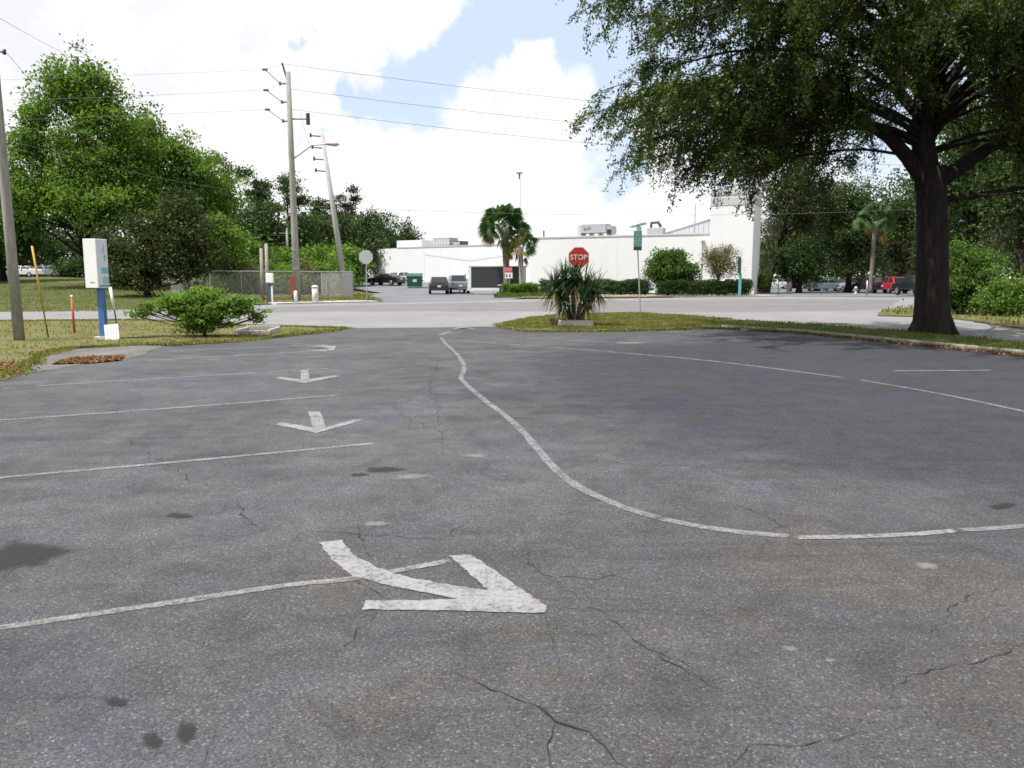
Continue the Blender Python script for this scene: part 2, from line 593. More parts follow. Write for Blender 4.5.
def leaf_obj(name, C, T, L, Wd, mat, parent=None, seed=0, up=.35, dirs=None, curl=.25):
    """C: (n,3) centres, T: (n,) tint 0..1, L, Wd: length and width arrays; each leaf is a folded four-sided blade"""
    rg = np.random.default_rng(seed)
    n = len(C)
    if dirs is None:
        d = rg.normal(size=(n, 3))
        d[:, 2] -= .25
    else:
        d = dirs + rg.normal(size=(n, 3)) * .35
    d /= np.linalg.norm(d, axis=1)[:, None] + 1e-9
    nr = rg.normal(size=(n, 3))
    nr[:, 2] += up * 2
    s = np.cross(d, nr)
    s /= np.linalg.norm(s, axis=1)[:, None] + 1e-9
    nn = np.cross(s, d)
    L = (np.ones(n) * L)[:, None]
    Wd = (np.ones(n) * Wd)[:, None]
    v = np.empty((n, 4, 3))
    v[:, 0] = C - d * L * .5
    v[:, 1] = C + s * Wd * .5 + nn * Wd * curl
    v[:, 2] = C + d * L * .5 - nn * L * .12
    v[:, 3] = C - s * Wd * .5 + nn * Wd * curl
    me = bpy.data.meshes.new(name)
    me.vertices.add(n * 4)
    me.vertices.foreach_set('co', v.reshape(-1).astype(np.float32))
    me.loops.add(n * 4)
    me.loops.foreach_set('vertex_index', np.arange(n * 4, dtype=np.int32))
    me.polygons.add(n)
    me.polygons.foreach_set('loop_start', np.arange(0, n * 4, 4, dtype=np.int32))
    a = me.attributes.new('tint', 'FLOAT', 'FACE')
    a.data.foreach_set('value', np.clip(T, 0, 1).astype(np.float32))
    me.materials.append(mat)
    me.update(calc_edges=True)
    me.validate()
    o = bpy.data.objects.new(name, me)
    COL.objects.link(o)
    if parent:
        o.parent = parent
    return o


def clump_leaves(P, sig, per, rg, flat=.7):
    """leaf centres round clump points, with a tint per clump and per leaf"""
    P = np.asarray(P, float)
    n = len(P)
    C = np.repeat(P, per, 0) + rg.normal(size=(n * per, 3)) * np.array([sig, sig, sig * flat])
    tc = np.repeat(rg.uniform(.2, .8, n), per)
    return C, np.clip((tc - .2) * 1.35 + rg.uniform(-.05, .3, n * per), 0, 1)


def tree(name, label, cat, loc, ells, nclump, per, sig, lsize, mat, bark, seed, trunk_r=.25, trunk_top=None, group=None, limbs=14, shell=.45,
         lean=(0, 0), flat=.7, trunk=True, keep=1.0):
    rg = np.random.default_rng(seed)
    root = empty(name, loc, label, cat, group)
    vol = np.array([e[3] * e[4] * e[5] for e in ells])
    cnt = np.maximum(1, (nclump * vol ** .75 / (vol ** .75).sum())).astype(int)
    P = []
    for e, k in zip(ells, cnt):
        d = rg.normal(size=(k, 3))
        d /= np.linalg.norm(d, axis=1)[:, None]
        r = rg.uniform(0, 1, k) ** shell
        # lobed, uneven outline
        lob = 1 + .22 * np.sin(d[:, 0] * 5 + seed) * np.sin(d[:, 1] * 4 + 2 * seed) + .2 * np.sin(d[:, 2] * 7 + seed) + rg.normal(size=k) * .08
        P.append(np.array(e[:3]) + d * (r * lob)[:, None] * np.array(e[3:6]))
    P = np.concatenate(P)
    P = P[P[:, 2] > .15]
    C, T = clump_leaves(P, sig, per, rg, flat)
    C[:, 2] = np.maximum(C[:, 2], .05)
    n = len(C)
    sz = lsize * rg.uniform(.6, 1.3, n)
    leaf_obj('crown', C, T, sz, sz * .62, mat, root, seed)
    if trunk:
        top = trunk_top if trunk_top else max(e[2] for e in ells)
        t = MB()
        k = 9
        jit = [(rg.normal() * .05, rg.normal() * .05) for _ in range(k)]
        ax = []
        for i in range(k):
            f = i / (k - 1)
            ax.append(Vector((lean[0] * f + jit[i][0] * top * .12 * f, lean[1] * f + jit[i][1] * top * .12 * f, top * f - (.1 if i == 0 else 0))))
        t.tube(ax, [trunk_r * (1.35 if i == 0 else 1) * (1 - .85 * (i / (k - 1)) ** 1.2) for i in range(k)], 10)
        idx = rg.choice(len(P), min(limbs, len(P)), replace=False)
        for i in idx:
            q = Vector(P[i])
            f = min(.92, max(.2, (q.z / top) * rg.uniform(.45, .8)))
            a = ax[min(k - 1, int(f * (k - 1)))]
            m = a.lerp(q, .5) + Vector((0, 0, -.06 * (q - a).length))
            t.tube([a, m, q], [trunk_r * .38 * (1 - f * .6), trunk_r * .22 * (1 - f * .6), .02], 6)
        t.build('trunk', bark, root, True)
    return root


def inpoly(x, y, poly):
    c = np.zeros(len(x), bool)
    j = len(poly) - 1
    for i in range(len(poly)):
        xi, yi = poly[i][0], poly[i][1]
        xj, yj = poly[j][0], poly[j][1]
        if yi != yj:
            c ^= ((yi > y) != (yj > y)) & (x < (xj - xi) * (y - yi) / (yj - yi) + xi)
        j = i
    return c


def scatter(poly, n, rg):
    P = np.array([(p[0], p[1]) for p in poly])
    lo, hi = P.min(0), P.max(0)
    x = rg.uniform(lo[0], hi[0], n)
    y = rg.uniform(lo[1], hi[1], n)
    k = inpoly(x, y, poly)
    return x[k], y[k]


def blades(name, poly, n, h, z, tlo, thi, seed, label=None, zf=None):
    rg = np.random.default_rng(seed)
    x, y = scatter(poly, n, rg)
    k = len(x)
    keep = (np.sin(x * 2.3 + seed) * np.sin(y * 3.1 - x) + .6 * np.sin(x * 6.1) * np.sin(y * 7.3 + x) + rg.uniform(-.5, .5, k)) > -.35
    x, y = x[keep], y[keep]
    k = len(x)
    pn = np.clip(.5 + .28 * np.sin(x * .55 + seed) * np.sin(y * .8 + seed * 2) + .22 * np.sin(x * 1.9 + y + seed) * np.sin(y * 2.3 - x) + .15 * np.sin(x * 5.1) * np.sin(y * 4.3), 0, 1)
    hh = h * rg.uniform(.4, 1.3, k) * (.55 + .7 * pn)
    zz = np.full(k, z) if zf is None else np.array([zf(a, b) for a, b in zip(x, y)])
    C = np.stack([x, y, zz + hh * .45], 1)
    d = np.zeros((k, 3))
    d[:, 2] = 1.1
    T = tlo + (thi - tlo) * np.clip(pn * .85 - .1 + rg.uniform(0, .4, k), 0, 1)
    o = leaf_obj(name, C, T, hh, hh * .28 + .008, M['blade'], None, seed, 0, d)
    return tag(o, label, 'grass', None, 'stuff')


# ------------------------------------------------------------------ SETTING
def wob(poly, amp, step, seed):
    """subdivide an outline and make it uneven"""
    rg = random.Random(seed)
    out = []
    n = len(poly)
    for i in range(n):
        a, b = Vector(poly[i]).to_2d(), Vector(poly[(i + 1) % n]).to_2d()
        L = (b - a).length
        k = max(1, int(L / step))
        nrm = Vector((-(b - a).y, (b - a).x)).normalized() if L > 0 else Vector((0, 0))
        for j in range(k):
            o = rg.uniform(-amp, amp) if j or i else 0
            q = a.lerp(b, j / k) + nrm * o
            out.append((q.x, q.y))
    return out


gs = []
# base ground sheet to the horizon
g = MB()
g.sheet([(-2500, -600), (2500, -600), (2500, 4500), (-2500, 4500)], -.12)
tag(g.build('ground', M['ground']), kind='structure')

# grassy bank on the left that climbs to a higher car park


def bank_z(x, y):
    return 1.75 * sm(40, 98, y) * sm(-14, -30, x) - .035 + .03 * math.sin(x * .7) * math.sin(y * .5)


g = MB()
nx, ny = 44, 40
for j in range(ny + 1):
    for i in range(nx + 1):
        x = -150 + 136 * i / nx
        y = 36.5 + 110 * j / ny
        if j == 0:
            y = 35.5
        g.v.append((x, y, bank_z(x, y)))
for j in range(ny):
    for i in range(nx):
        a = j * (nx + 1) + i
        g.f.append((a, a + 1, a + nx + 2, a + nx + 1))
tag(g.build('grass_bank', M['ground'], None, True), kind='structure')
g = MB()
g.sheet([(-110, 99), (-38, 99), (-38, 140), (-110, 140)], 1.745)
tag(g.build('upper_lot_pavement', M['lot_far']), kind='structure')

# road: near lane and far lanes
near = [(-120, 27.5), gp(-60, 324), gp(0, 322), gp(140, 321), gp(200, 324), gp(240, 326.8), gp(345, 329.5), gp(430, 330), gp(500, 330), gp(560, 322), gp(700, 322),
        gp(800, 329), gp(900, 339), gp(1024, 351), (30, 12), (60, -2)]
far_edge = [(90, 18), gp(1100, 334), gp(1024, 329), gp(960, 319), gp(880, 315.5), gp(890, 309), gp(930, 306), (60, 55), (60, 68), gp(900, 297), gp(760, 296.5), gp(640, 298), gp(500, 299.2),
            gp(372, 302.4), gp(270, 304.5), gp(145, 309), gp(80, 310.8), gp(0, 311.6), gp(-60, 312.5), (-120, 36)]
road_poly = [(p[0], p[1]) for p in near + far_edge]
g = MB()
g.sheet(road_poly, -.012)
road = tag(tri_fix(g.build('road', M['road'])), kind='structure')
# darker travel lanes beyond the white line
ln = [gp(235, 311.8), gp(340, 310.8), gp(540, 311), gp(640, 312), gp(760, 311.5), gp(885, 309.5)]
lanes = [(p[0], p[1]) for p in ln] + [(p[0], p[1]) for p in (gp(900, 299.5), gp(760, 299), gp(640, 300.5), gp(500, 302), gp(372, 304.6), gp(280, 306.2))]
g = MB()
g.sheet(lanes, -.008)
tri_fix(g.build('travel_lanes', M['road_far'], road))


def strip(mb, pts, w, z, seed=0, rough=.0):
    """flat ribbon of width w along points"""
    rg = random.Random(seed)
    pts = [Vector((p[0], p[1])) for p in pts]
    dense = []
    for i in range(len(pts) - 1):
        p0 = pts[max(0, i - 1)]
        p1, p2 = pts[i], pts[i + 1]
        p3 = pts[min(len(pts) - 1, i + 2)]
        k = max(1, int((p2 - p1).length / .12)) if rough else max(2, int((p2 - p1).length / .4))
        for j in range(k):
            t = j / k
            dense.append(.5 * ((2 * p1) + (p2 - p0) * t + (2 * p0 - 5 * p1 + 4 * p2 - p3) * t * t + (3 * p1 - p0 - 3 * p2 + p3) * t ** 3))
    dense.append(pts[-1])
    o = len(mb.v)
    n = len(dense)
    for i, p in enumerate(dense):
        t = (dense[min(n - 1, i + 1)] - dense[max(0, i - 1)])
        t = t.normalized() if t.length > 1e-9 else Vector((1, 0))
        nr = Vector((-t.y, t.x))
        wa = w / 2 * (1 + rg.uniform(-rough, rough))
        wb = w / 2 * (1 + rg.uniform(-rough, rough))
        for q, ww in ((1, wa), (.5, wa), (-.5, wb), (-1, wb)):
            mb.v.append((p.x + nr.x * ww * q, p.y + nr.y * ww * q, z))
            mb.e.append(1.0 if abs(q) < .9 and 0 < i < n - 1 else 0.0)
    for i in range(n - 1):
        for q in range(3):
            a = o + 4 * i + q
            mb.f.append((a + 1, a + 5, a + 4, a))
    return mb


g = MB()
strip(g, ln, .42, -.004)
g.build('edge_line', M['paint'], road)
g = MB()
strip(g, [gp(600, 300.6), gp(650, 300.8), gp(695, 300)], .9, -.002, 3, .2)
g.build('asphalt_patch', M['lot_far'], road)
g = MB()
c = gp(826, 323.5)
g.box((c.x, c.y, -.004), (1.3, .5, .02))
g.build('drain_grate', M['darksteel'], road)
# far curb and sidewalk strip
g = MB()
fc = [gp(270, 304.2), gp(372, 302.1), gp(500, 298.9)]
for a, b in zip(fc[:-1], fc[1:]):
    d = (b - a)
    if a.x > gp(372, 302.1).x - .1:
        continue
    g.box(((a + b) / 2 + Vector((0, .5, .02))), (d.length, 1.3, .12), math.atan2(d.y, d.x))
tag(g.build('far_sidewalk', M['curbwhite']), kind='structure')
g = MB()
fc = [gp(520, 297.4), gp(640, 296.6), gp(752, 295.3)]
for a, b in zip(fc[:-1], fc[1:]):
    d = (b - a)
    g.box(((a + b) / 2 + Vector((0, .6, .0))), (d.length + .1, 2.2, .1), math.atan2(d.y, d.x))
tag(g.build('pavement', M['sand']), kind='structure')

# car parks beyond the road
g = MB()
a = [gp(360, 303.2), gp(400, 302.2), gp(505, 299.6)]
pts = [(a[0].x, a[0].y, -.004), (a[1].x, a[1].y, -.004), (a[2].x, a[2].y, -.004), (3.4, 75, 0), (3.4, 84, 0), (-13.5, 84, .05), (-18, 74, 0), (-16.5, 66, 0), (4, 135, 1.1), (-32, 135, 1.1), (-24, 100, .85), (3.6, 100, .8)]
g.add(pts, [(0, 1, 2, 3, 7), (7, 3, 4, 5, 6), (5, 4, 11, 10), (10, 11, 8, 9)])
flot = tag(g.build('far_parking_lot', M['lot_far']), kind='structure')


def flot_z(y):
    return .05 if y < 84 else .05 + (y - 84) / 16 * .6 if y < 100 else .65 + (y - 100) / 35 * .33


g = MB()
strip(g, [(-19, 90.5), (-11.2, 90.5)], .25, .42)
g.build('bay_line', M['paint'], flot)
g = MB()
g.sheet([(22.5, 69.6), (60, 69.6), (80, 80), (80, 175), (26, 175), (26, 86), (22.5, 76)], -.006)
tag(g.build('right_parking_lot', M['lot_far']), kind='structure')

# near car park
lot_poly = [(-40, -12), (-40, 13), gp(-60, 392), gp(0, 370), gp(15, 360), gp(40, 348), gp(100, 342), gp(160, 344), gp(235, 338), gp(330, 329.5), gp(345, 328), gp(420, 327.5), gp(498, 326.5),
            gp(520, 327), gp(600, 328), gp(720, 325), gp(800, 329), gp(900, 338), gp(1024, 350), (22, 9), (40, -12)]
g = MB()
g.sheet(wob([(p[0], p[1]) for p in lot_poly], .05, .5, 2), 0)
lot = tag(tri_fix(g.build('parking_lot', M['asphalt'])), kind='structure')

# verges
vl = [(-120, 9), (-41, 12), gp(-60, 394), gp(0, 378), gp(20, 371), gp(34, 362), gp(46, 354), gp(72, 349), gp(140, 345), gp(170, 346), gp(235, 342), gp(330, 331.5), gp(346, 329), gp(300, 327.5), gp(240, 326.2), gp(200, 323.6), gp(140, 320.6), gp(0, 321.6), (-120, 27)]
g = MB()
vl2 = wob([(p[0], p[1]) for p in vl], .08, .6, 5)
g.prism(vl2, -.1, .02)
tag(tri_fix(g.build('left_verge', M['verge'])), kind='structure')
isl = [gp(497, 326), gp(508, 329.5), gp(530, 332), gp(600, 332), gp(660, 330.6), gp(715, 328.6), gp(715, 319.2), gp(690, 317), gp(640, 314.2), gp(570, 314.6), gp(530, 319)]
g = MB()
isl2 = wob([(p[0], p[1]) for p in isl], .05, .5, 6)
g.prism(isl2, -.1, .06)
tag(tri_fix(g.build('grass_island', M['verge'])), kind='structure')
stp = [gp(712, 328.8), gp(800, 333), gp(900, 343), gp(1024, 355.5), (22, 8.2), (24, 8.6), gp(1024, 345), gp(960, 338), gp(900, 332.5), gp(800, 325), gp(740, 321.3), gp(712, 319)]
g = MB()
stp2 = wob([(p[0], p[1]) for p in stp], .05, .5, 6)
g.prism(stp2, -.1, .055)
tag(tri_fix(g.build('grass_strip', M['strip'])), kind='structure')
med = [gp(878, 316), gp(930, 317.5), gp(960, 319.5), gp(1024, 329.5), (60, 30), (60, 50), gp(940, 306.5), gp(893, 309), gp(880, 313)]
med2 = wob([(p[0], p[1]) for p in med], .08, .6, 8)
g = MB()
g.prism(med2, -.1, .05)
tag(tri_fix(g.build('right_median', M['verge'])), kind='structure')
g = MB()
hp = [(2.2, 70.2), (24, 70.4), (23, 75), (2.2, 76.5)]
g.prism(hp, -.1, .06)
tag(g.build('hedge_bed', M['sand']), kind='structure')
pb = [gp(494, 297.8), gp(560, 296.9), (3.5, 75), (-1.2, 78)]
g = MB()
g.prism([(p[0], p[1]) for p in pb], -.1, .08)
tag(g.build('palm_bed', M['strip']), kind='structure')
fv = [gp(205, 306.6), gp(270, 303.9), gp(372, 301.8), gp(384, 301.2), gp(366, 296.5), (-13, 76), (-26, 76)]
fv2 = [(p[0], p[1]) for p in fv]
g = MB()
g.prism(fv2, -.1, .03)
tag(tri_fix(g.build('fence_verge', M['verge'])), kind='structure')
# gravel patch by the sign
gvl = [gp(10, 376), gp(28, 364), gp(36, 352), gp(70, 346), gp(140, 342), gp(172, 344), gp(150, 354), gp(128, 360), gp(95, 364), gp(50, 371)]


def faded_sheet(name, poly, z, mat, inset):
    import bmesh
    g = MB()
    g.sheet(poly, z)
    o = g.build(name, mat)
    bm = bmesh.new()
    bm.from_mesh(o.data)
    bmesh.ops.inset_region(bm, faces=bm.faces[:], thickness=inset, use_even_offset=False, use_boundary=True)
    bnd = [v.is_boundary for v in bm.verts]
    bmesh.ops.triangulate(bm, faces=bm.faces[:])
    bm.to_mesh(o.data)
    bm.free()
    at = o.data.attributes.new('edge', 'FLOAT', 'POINT')
    at.data.foreach_set('value', [0.0 if q else 1.0 for q in bnd])
    return o


def mat_gravel_fade():
    t = NT('loose_gravel')
    p = t.pos()
    a = t.noise(p, 6, 6, .75)
    b = t.noise(p, 30, 4, .8)
    c = t.noise(p, 1.2, 4, .6)
    col = t.ramp(t.math('ADD', t.math('MULTIPLY', b, .6), t.math('MULTIPLY', c, .4)), [(.32, (.06, .055, .05)), (.5, (.125, .12, .115)), (.66, (.22, .21, .2))])
    ed = t.n('ShaderNodeAttribute', attribute_name='edge')
    k = t.maprange(t.math('ADD', ed.outputs['Fac'], t.math('MULTIPLY', t.math('SUBTRACT', a, .5), 2.4)), .3, .75, 0, 1)
    sh = t.principled(col, .95, 0, .2, b, .8, .03)
    tr = t.n('ShaderNodeBsdfTransparent')
    mx = t.n('ShaderNodeMixShader')
    t.l(k, mx.inputs[0])
    t.l(tr.outputs[0], mx.inputs[1])
    t.l(sh, mx.inputs[2])
    return t.done(mx.outputs[0])


tag(faded_sheet('gravel_patch', wob([(p[0], p[1]) for p in gvl], .08, .4, 9), .004, mat_gravel_fade(), .18), kind='structure')
# concrete kerb along the shaded strip
g = MB()
kp = [gp(722, 328.6), gp(800, 333), gp(900, 343), gp(1024, 355.5), Vector((20.5, 8.7, 0))]
for a, b in zip(kp[:-1], kp[1:]):
    d = b - a
    g.box((a + b) / 2 + Vector((.05, .1, .03)), (d.length + .04, .15, .14), math.atan2(d.y, d.x))
tag(g.build('kerb', M['kerb'], None, False, .02), kind='structure')

# grass blades
blades('grass', vl2, 130000, .065, .02, .1, .85, 11, 'short patchy grass and weeds on the verge behind the sign')
tag(bpy.data.objects['grass'], 'short dry patchy grass on the verge by the sign and the sprawling bush')
il = [p for p in isl2]
blades('grass', isl2, 70000, .06, .06, .15, .95, 12, 'yellowing cropped grass on the island under the stop sign')
blades('grass', stp2, 60000, .08, .055, 0, .5, 17, 'green grass on the strip under the oak')
blades('grass', med2, 16000, .2, .05, .15, .8, 13, 'sunlit grass below the bright bushes across the road')
blades('grass', fv2, 16000, .2, .03, .25, .9, 14, 'rough grass in front of the chain link fence')
blades('grass', [(p[0], p[1]) for p in pb], 8000, .25, .08, .0, .35, 15, 'green groundcover round the foot of the palms')
blades('grass', [(-60, 37), (-19, 38), (-21, 55), (-24, 75), (-60, 75)], 50000, .1, 0, .05, .55, 16, 'mown grass on the bank across the road', bank_z)


def edge_blades(poly, n, h, seed, label, skip=None):
    rg = np.random.default_rng(seed)
    P = np.array([(p[0], p[1]) for p in poly])
    Q = np.roll(P, -1, 0)
    L = np.linalg.norm(Q - P, axis=1)
    ok = (P[:, 1] > 4) & (np.abs(P[:, 0]) < 32)
    w = L * ok
    idx = rg.choice(len(P), n, p=w / w.sum())
    t = rg.uniform(0, 1, n)[:, None]
    c = P[idx] * (1 - t) + Q[idx] * t
    amp = (.5 + .5 * np.sin(c[:, 0] * 2.1) * np.sin(c[:, 1] * 2.7 + c[:, 0]))[:, None]
    c = c + rg.normal(size=(n, 2)) * (.03 + .13 * amp)
    hh = h * rg.uniform(.4, 1.4, n)
    C = np.stack([c[:, 0], c[:, 1], .005 + hh * .4], 1)
    d = rg.normal(size=(n, 3)) * .6
    d[:, 2] = .9
    o = leaf_obj('grass', C, rg.uniform(.1, 1, n), hh, hh * .3 + .008, M['blade'], None, seed, 0, d)
    return tag(o, label, 'grass', None, 'stuff')


edge_blades(vl2, 26000, .075, 401, 'ragged grass fringe where the left verge meets the asphalt')
edge_blades(isl2, 9000, .065, 402, 'ragged grass fringe round the island under the stop sign')
edge_blades(stp2, 9000, .065, 403, 'ragged grass fringe along the strip under the oak')


def litter(name, poly, n, size, z, seed, label):
    rg = np.random.default_rng(seed)
    x, y = scatter(poly, n, rg)
    C = np.stack([x, y, z + rg.uniform(.003, .03, len(x))], 1)
    d = rg.normal(size=(len(x), 3))
    d[:, 2] *= .15
    sz = size * rg.uniform(.5, 1.5, len(x))
    o = leaf_obj(name, C, rg.uniform(0, 1, len(x)), sz, sz * .5, M['litter'], None, seed, 1.5, d)
    return tag(o, label, 'fallen leaves', None, 'stuff')


litter('fallen_leaves', [gp(52, 365), gp(70, 359), gp(125, 356.5), gp(120, 361), gp(90, 364)], 5000, .07, .006, 21, 'brown leaf litter heaped on the gravel near the blue post')
litter('fallen_leaves', [gp(-30, 384), gp(-30, 366), gp(15, 364), gp(28, 368), gp(20, 374), gp(0, 379)], 4000, .08, .02, 22, 'brown leaf litter at the left edge of the asphalt')
litter('fallen_leaves', [(p[0], p[1]) for p in (gp(740, 330.5), gp(800, 334.2), gp(900, 344.5), gp(1024, 358), gp(1060, 362), gp(1060, 357), gp(1024, 353.5), gp(900, 341.5), gp(740, 328.6))], 14000, .075, .012, 23, 'reddish leaf litter along the kerb under the oak')
litter('fallen_leaves', [(p[0], p[1]) for p in (gp(150, 346), gp(235, 341), gp(330, 331), gp(330, 329), gp(235, 338), gp(150, 343))], 1200, .07, .022, 25, 'thin line of dead leaves along the verge edge by the bush')

# ------------------------------------------------------------------ painted marks on the lot (parts of the lot)


def mark(name, pts, w, mat, z=.0045, rough=.12, seed=1):
    g = MB()
    strip(g, [gp(*p) for p in pts], w, z, seed, rough)
    return g.build(name, mat, lot)


mark('stall_line', [(-60, 637), (0, 628.6), (125, 610), (187, 601), (285, 586), (355, 578.6), (455, 560)], .075, M['paint_thin'], seed=2)
mark('stall_line', [(-60, 484), (0, 478), (180, 462), (376, 443.5)], .085, M['paint_thin'], seed=3)
mark('stall_line', [(-60, 424.5), (0, 420.5), (170, 408.5), (343, 395)], .1, M['paint_thin'], seed=4)
mark('stall_line', [(0, 389), (20, 388)], .1, M['paint_thin'], seed=5)
mark('stall_line', [(35, 386.3), (330, 368.5)], .1, M['paint_thin'], seed=6)
mark('stall_line', [(146, 361), (240, 355.5), (355, 349)], .12, M['paint_thin'], seed=7)
mark('stall_line', [(170, 351), (330, 344.5)], .12, M['paint_thin'], seed=8)
mark('lane_line', [(441, 337.5), (447, 345), (456, 353), (463, 363), (464, 371), (461, 378), (470, 388), (487, 402), (508, 418), (524, 433), (540, 452), (556, 470), (575, 485), (600, 498), (630, 510),
                   (665, 520)], .1, M['paint_curve'], seed=9)
mark('lane_line', [(652, 516.8), (665, 520), (700, 527), (745, 533), (796, 537.5)], .1, M['paint_thin'], seed=10)
mark('lane_line', [(790, 538), (860, 537), (920, 534), (965, 530.5)], .085, M['paint'], seed=11)
mark('lane_line', [(950, 531.6), (965, 530.5), (1024, 526.5), (1120, 517)], .085, M['paint_curve'], seed=12)
mark('bay_line', [(447, 340), (560, 348), (700, 360), (845, 378)], .11, M['paint_thin'], seed=13)
mark('bay_line', [(860, 380), (940, 394), (1040, 415)], .08, M['paint_thin'], seed=14)
mark('bay_line', [(892, 371), (992, 370.5)], .12, M['paint_thin'], seed=15)
mark('bay_line', [(590, 341.5), (640, 343)], .16, M['paint_thin'], seed=16)


def poly_mark(name, pts, mat, z=.0058, jit=.006, seed=1):
    P = [gp(*p) for p in pts]
    g = MB()
    g.sheet(wob([(p.x, p.y) for p in P], jit, .04, seed), z)
    o = g.build(name, mat, lot)
    import bmesh
    bm = bmesh.new()
    bm.from_mesh(o.data)
    outer = set(v.index for v in bm.verts)
    bmesh.ops.inset_region(bm, faces=bm.faces[:], thickness=.016, use_even_offset=False, use_boundary=True)
    bm.verts.index_update()
    bnd = [v.is_boundary for v in bm.verts]
    bmesh.ops.triangulate(bm, faces=bm.faces[:])
    bm.to_mesh(o.data)
    bm.free()
    at = o.data.attributes.new('edge', 'FLOAT', 'POINT')
    at.data.foreach_set('value', [0.0 if q else 1.0 for q in bnd])
    return o


poly_mark('direction_arrow', [(318, 543), (331, 561), (353, 578), (398, 588.5), (456, 600), (410, 600.5), (364, 601), (361, 611), (450, 612), (530, 614.5), (545, 613.5), (548, 607), (472, 555), (448, 556), (487, 591),
                              (439, 583.5), (407, 577.5), (378, 568), (353, 555), (343, 540)], M['paint_arrow'], seed=2)
poly_mark('direction_arrow', [(307.5, 412), (321, 412), (326.5, 427.6), (354, 419.7), (365, 420), (317, 433.6), (275, 425), (281, 422.6), (312.5, 427.5)], M['paint'], seed=3, jit=.012)
poly_mark('direction_arrow', [(300.5, 370.5), (308.4, 370.5), (310, 379.2), (333, 375.8), (341, 376.2), (305, 383.4), (274.5, 378.5), (280, 377), (300.3, 379.4)], M['paint'], seed=4, jit=.012)
poly_mark('direction_arrow', [(305, 350.3), (322, 350), (330, 348.8), (320, 346.8), (305, 346.6), (320, 345.5), (336, 346), (335, 349.8), (325, 351.6)], M['paint'], seed=5, jit=.012)
poly_mark('direction_arrow', [(452, 328.4), (463, 327), (474, 328.6), (474, 329.3), (463, 327.9), (455, 329.2)], M['paint'], seed=6, jit=.012)
poly_mark('direction_arrow', [(436, 334.3), (450, 331.5), (452, 332), (444, 335)], M['paint_thin'], seed=7, jit=.012)

# cracks: thin irregular ribbons
g = MB()


def crack(pts, w, seed, z=.004):
    rg = random.Random(seed)
    P = [gp(*p) for p in pts]
    out = [P[0].to_2d()]
    for a, b in zip(P[:-1], P[1:]):
        L = (b - a).length
        k = max(2, int(L / .045))
        ph = [rg.uniform(0, 6) for _ in range(3)]
        nr = Vector((-(b - a).y, (b - a).x)).normalized()
        for j in range(1, k + 1):
            t = j / k
            o = (math.sin(t * 11 + ph[0]) * .03 + math.sin(t * 29 + ph[1]) * .015 + rg.uniform(-.02, .02)) * min(1, L)
            q = a.lerp(b, t)
            out.append(Vector((q.x + nr.x * o, q.y + nr.y * o)))
    o = len(g.v)
    n = len(out)
    for i, p in enumerate(out):
        t = (out[min(n - 1, i + 1)] - out[max(0, i - 1)])
        t = t.normalized() if t.length > 1e-9 else Vector((1, 0))
        nr = Vector((-t.y, t.x)) * w / 2 * rg.choice((.25, .5, .8, 1, 1.4)) * min(1, .25 + 3 * min(i, n - 1 - i) / n)
        g.v.append((p.x + nr.x, p.y + nr.y, z))
        g.v.append((p.x - nr.x, p.y - nr.y, z))
    for i in range(n - 1):
        a = o + 2 * i
        g.f.append((a + 1, a + 3, a + 2, a))


for i, (pts, w) in enumerate([
    ([(548, 607), (600, 610), (616, 624), (640, 645), (690, 675), (730, 695)], .008),
    ([(455, 672), (490, 690), (540, 707), (556, 722), (590, 732), (625, 768)], .012),
    ([(556, 722), (548, 745), (550, 768)], .006),
    ([(545, 615), (552, 640), (560, 670)], .005),
    ([(352, 578), (378, 593), (388, 600)], .009),
    ([(378, 612), (350, 640), (335, 655)], .007),
    ([(358, 525), (362, 545), (372, 560)], .01),
    ([(238, 500), (246, 518), (258, 528)], .01),
    ([(300, 530), (370, 535), (440, 540), (470, 520)], .006),
    ([(730, 768), (750, 745), (800, 746), (860, 735)], .008),
    ([(560, 470), (600, 460), (640, 466), (690, 465), (760, 472)], .009),
    ([(735, 505), (765, 515), (790, 532)], .01),
    ([(640, 645), (680, 662), (700, 672)], .008),
    ([(200, 768), (215, 735)], .006),
    ([(880, 690), (930, 670), (990, 660), (1030, 640)], .007),
    ([(930, 640), (960, 600), (1010, 585)], .006),
    ([(440, 352), (430, 390), (445, 430), (438, 470)], .01),
    ([(380, 400), (420, 425), (470, 440)], .01),
    ([(100, 430), (140, 445), (170, 470), (240, 500)], .006),
    ([(520, 545), (540, 575), (600, 580), (660, 560)], .006),
]):
    crack(pts, w * .62, i)
g.build('crack', M['crack'], lot)


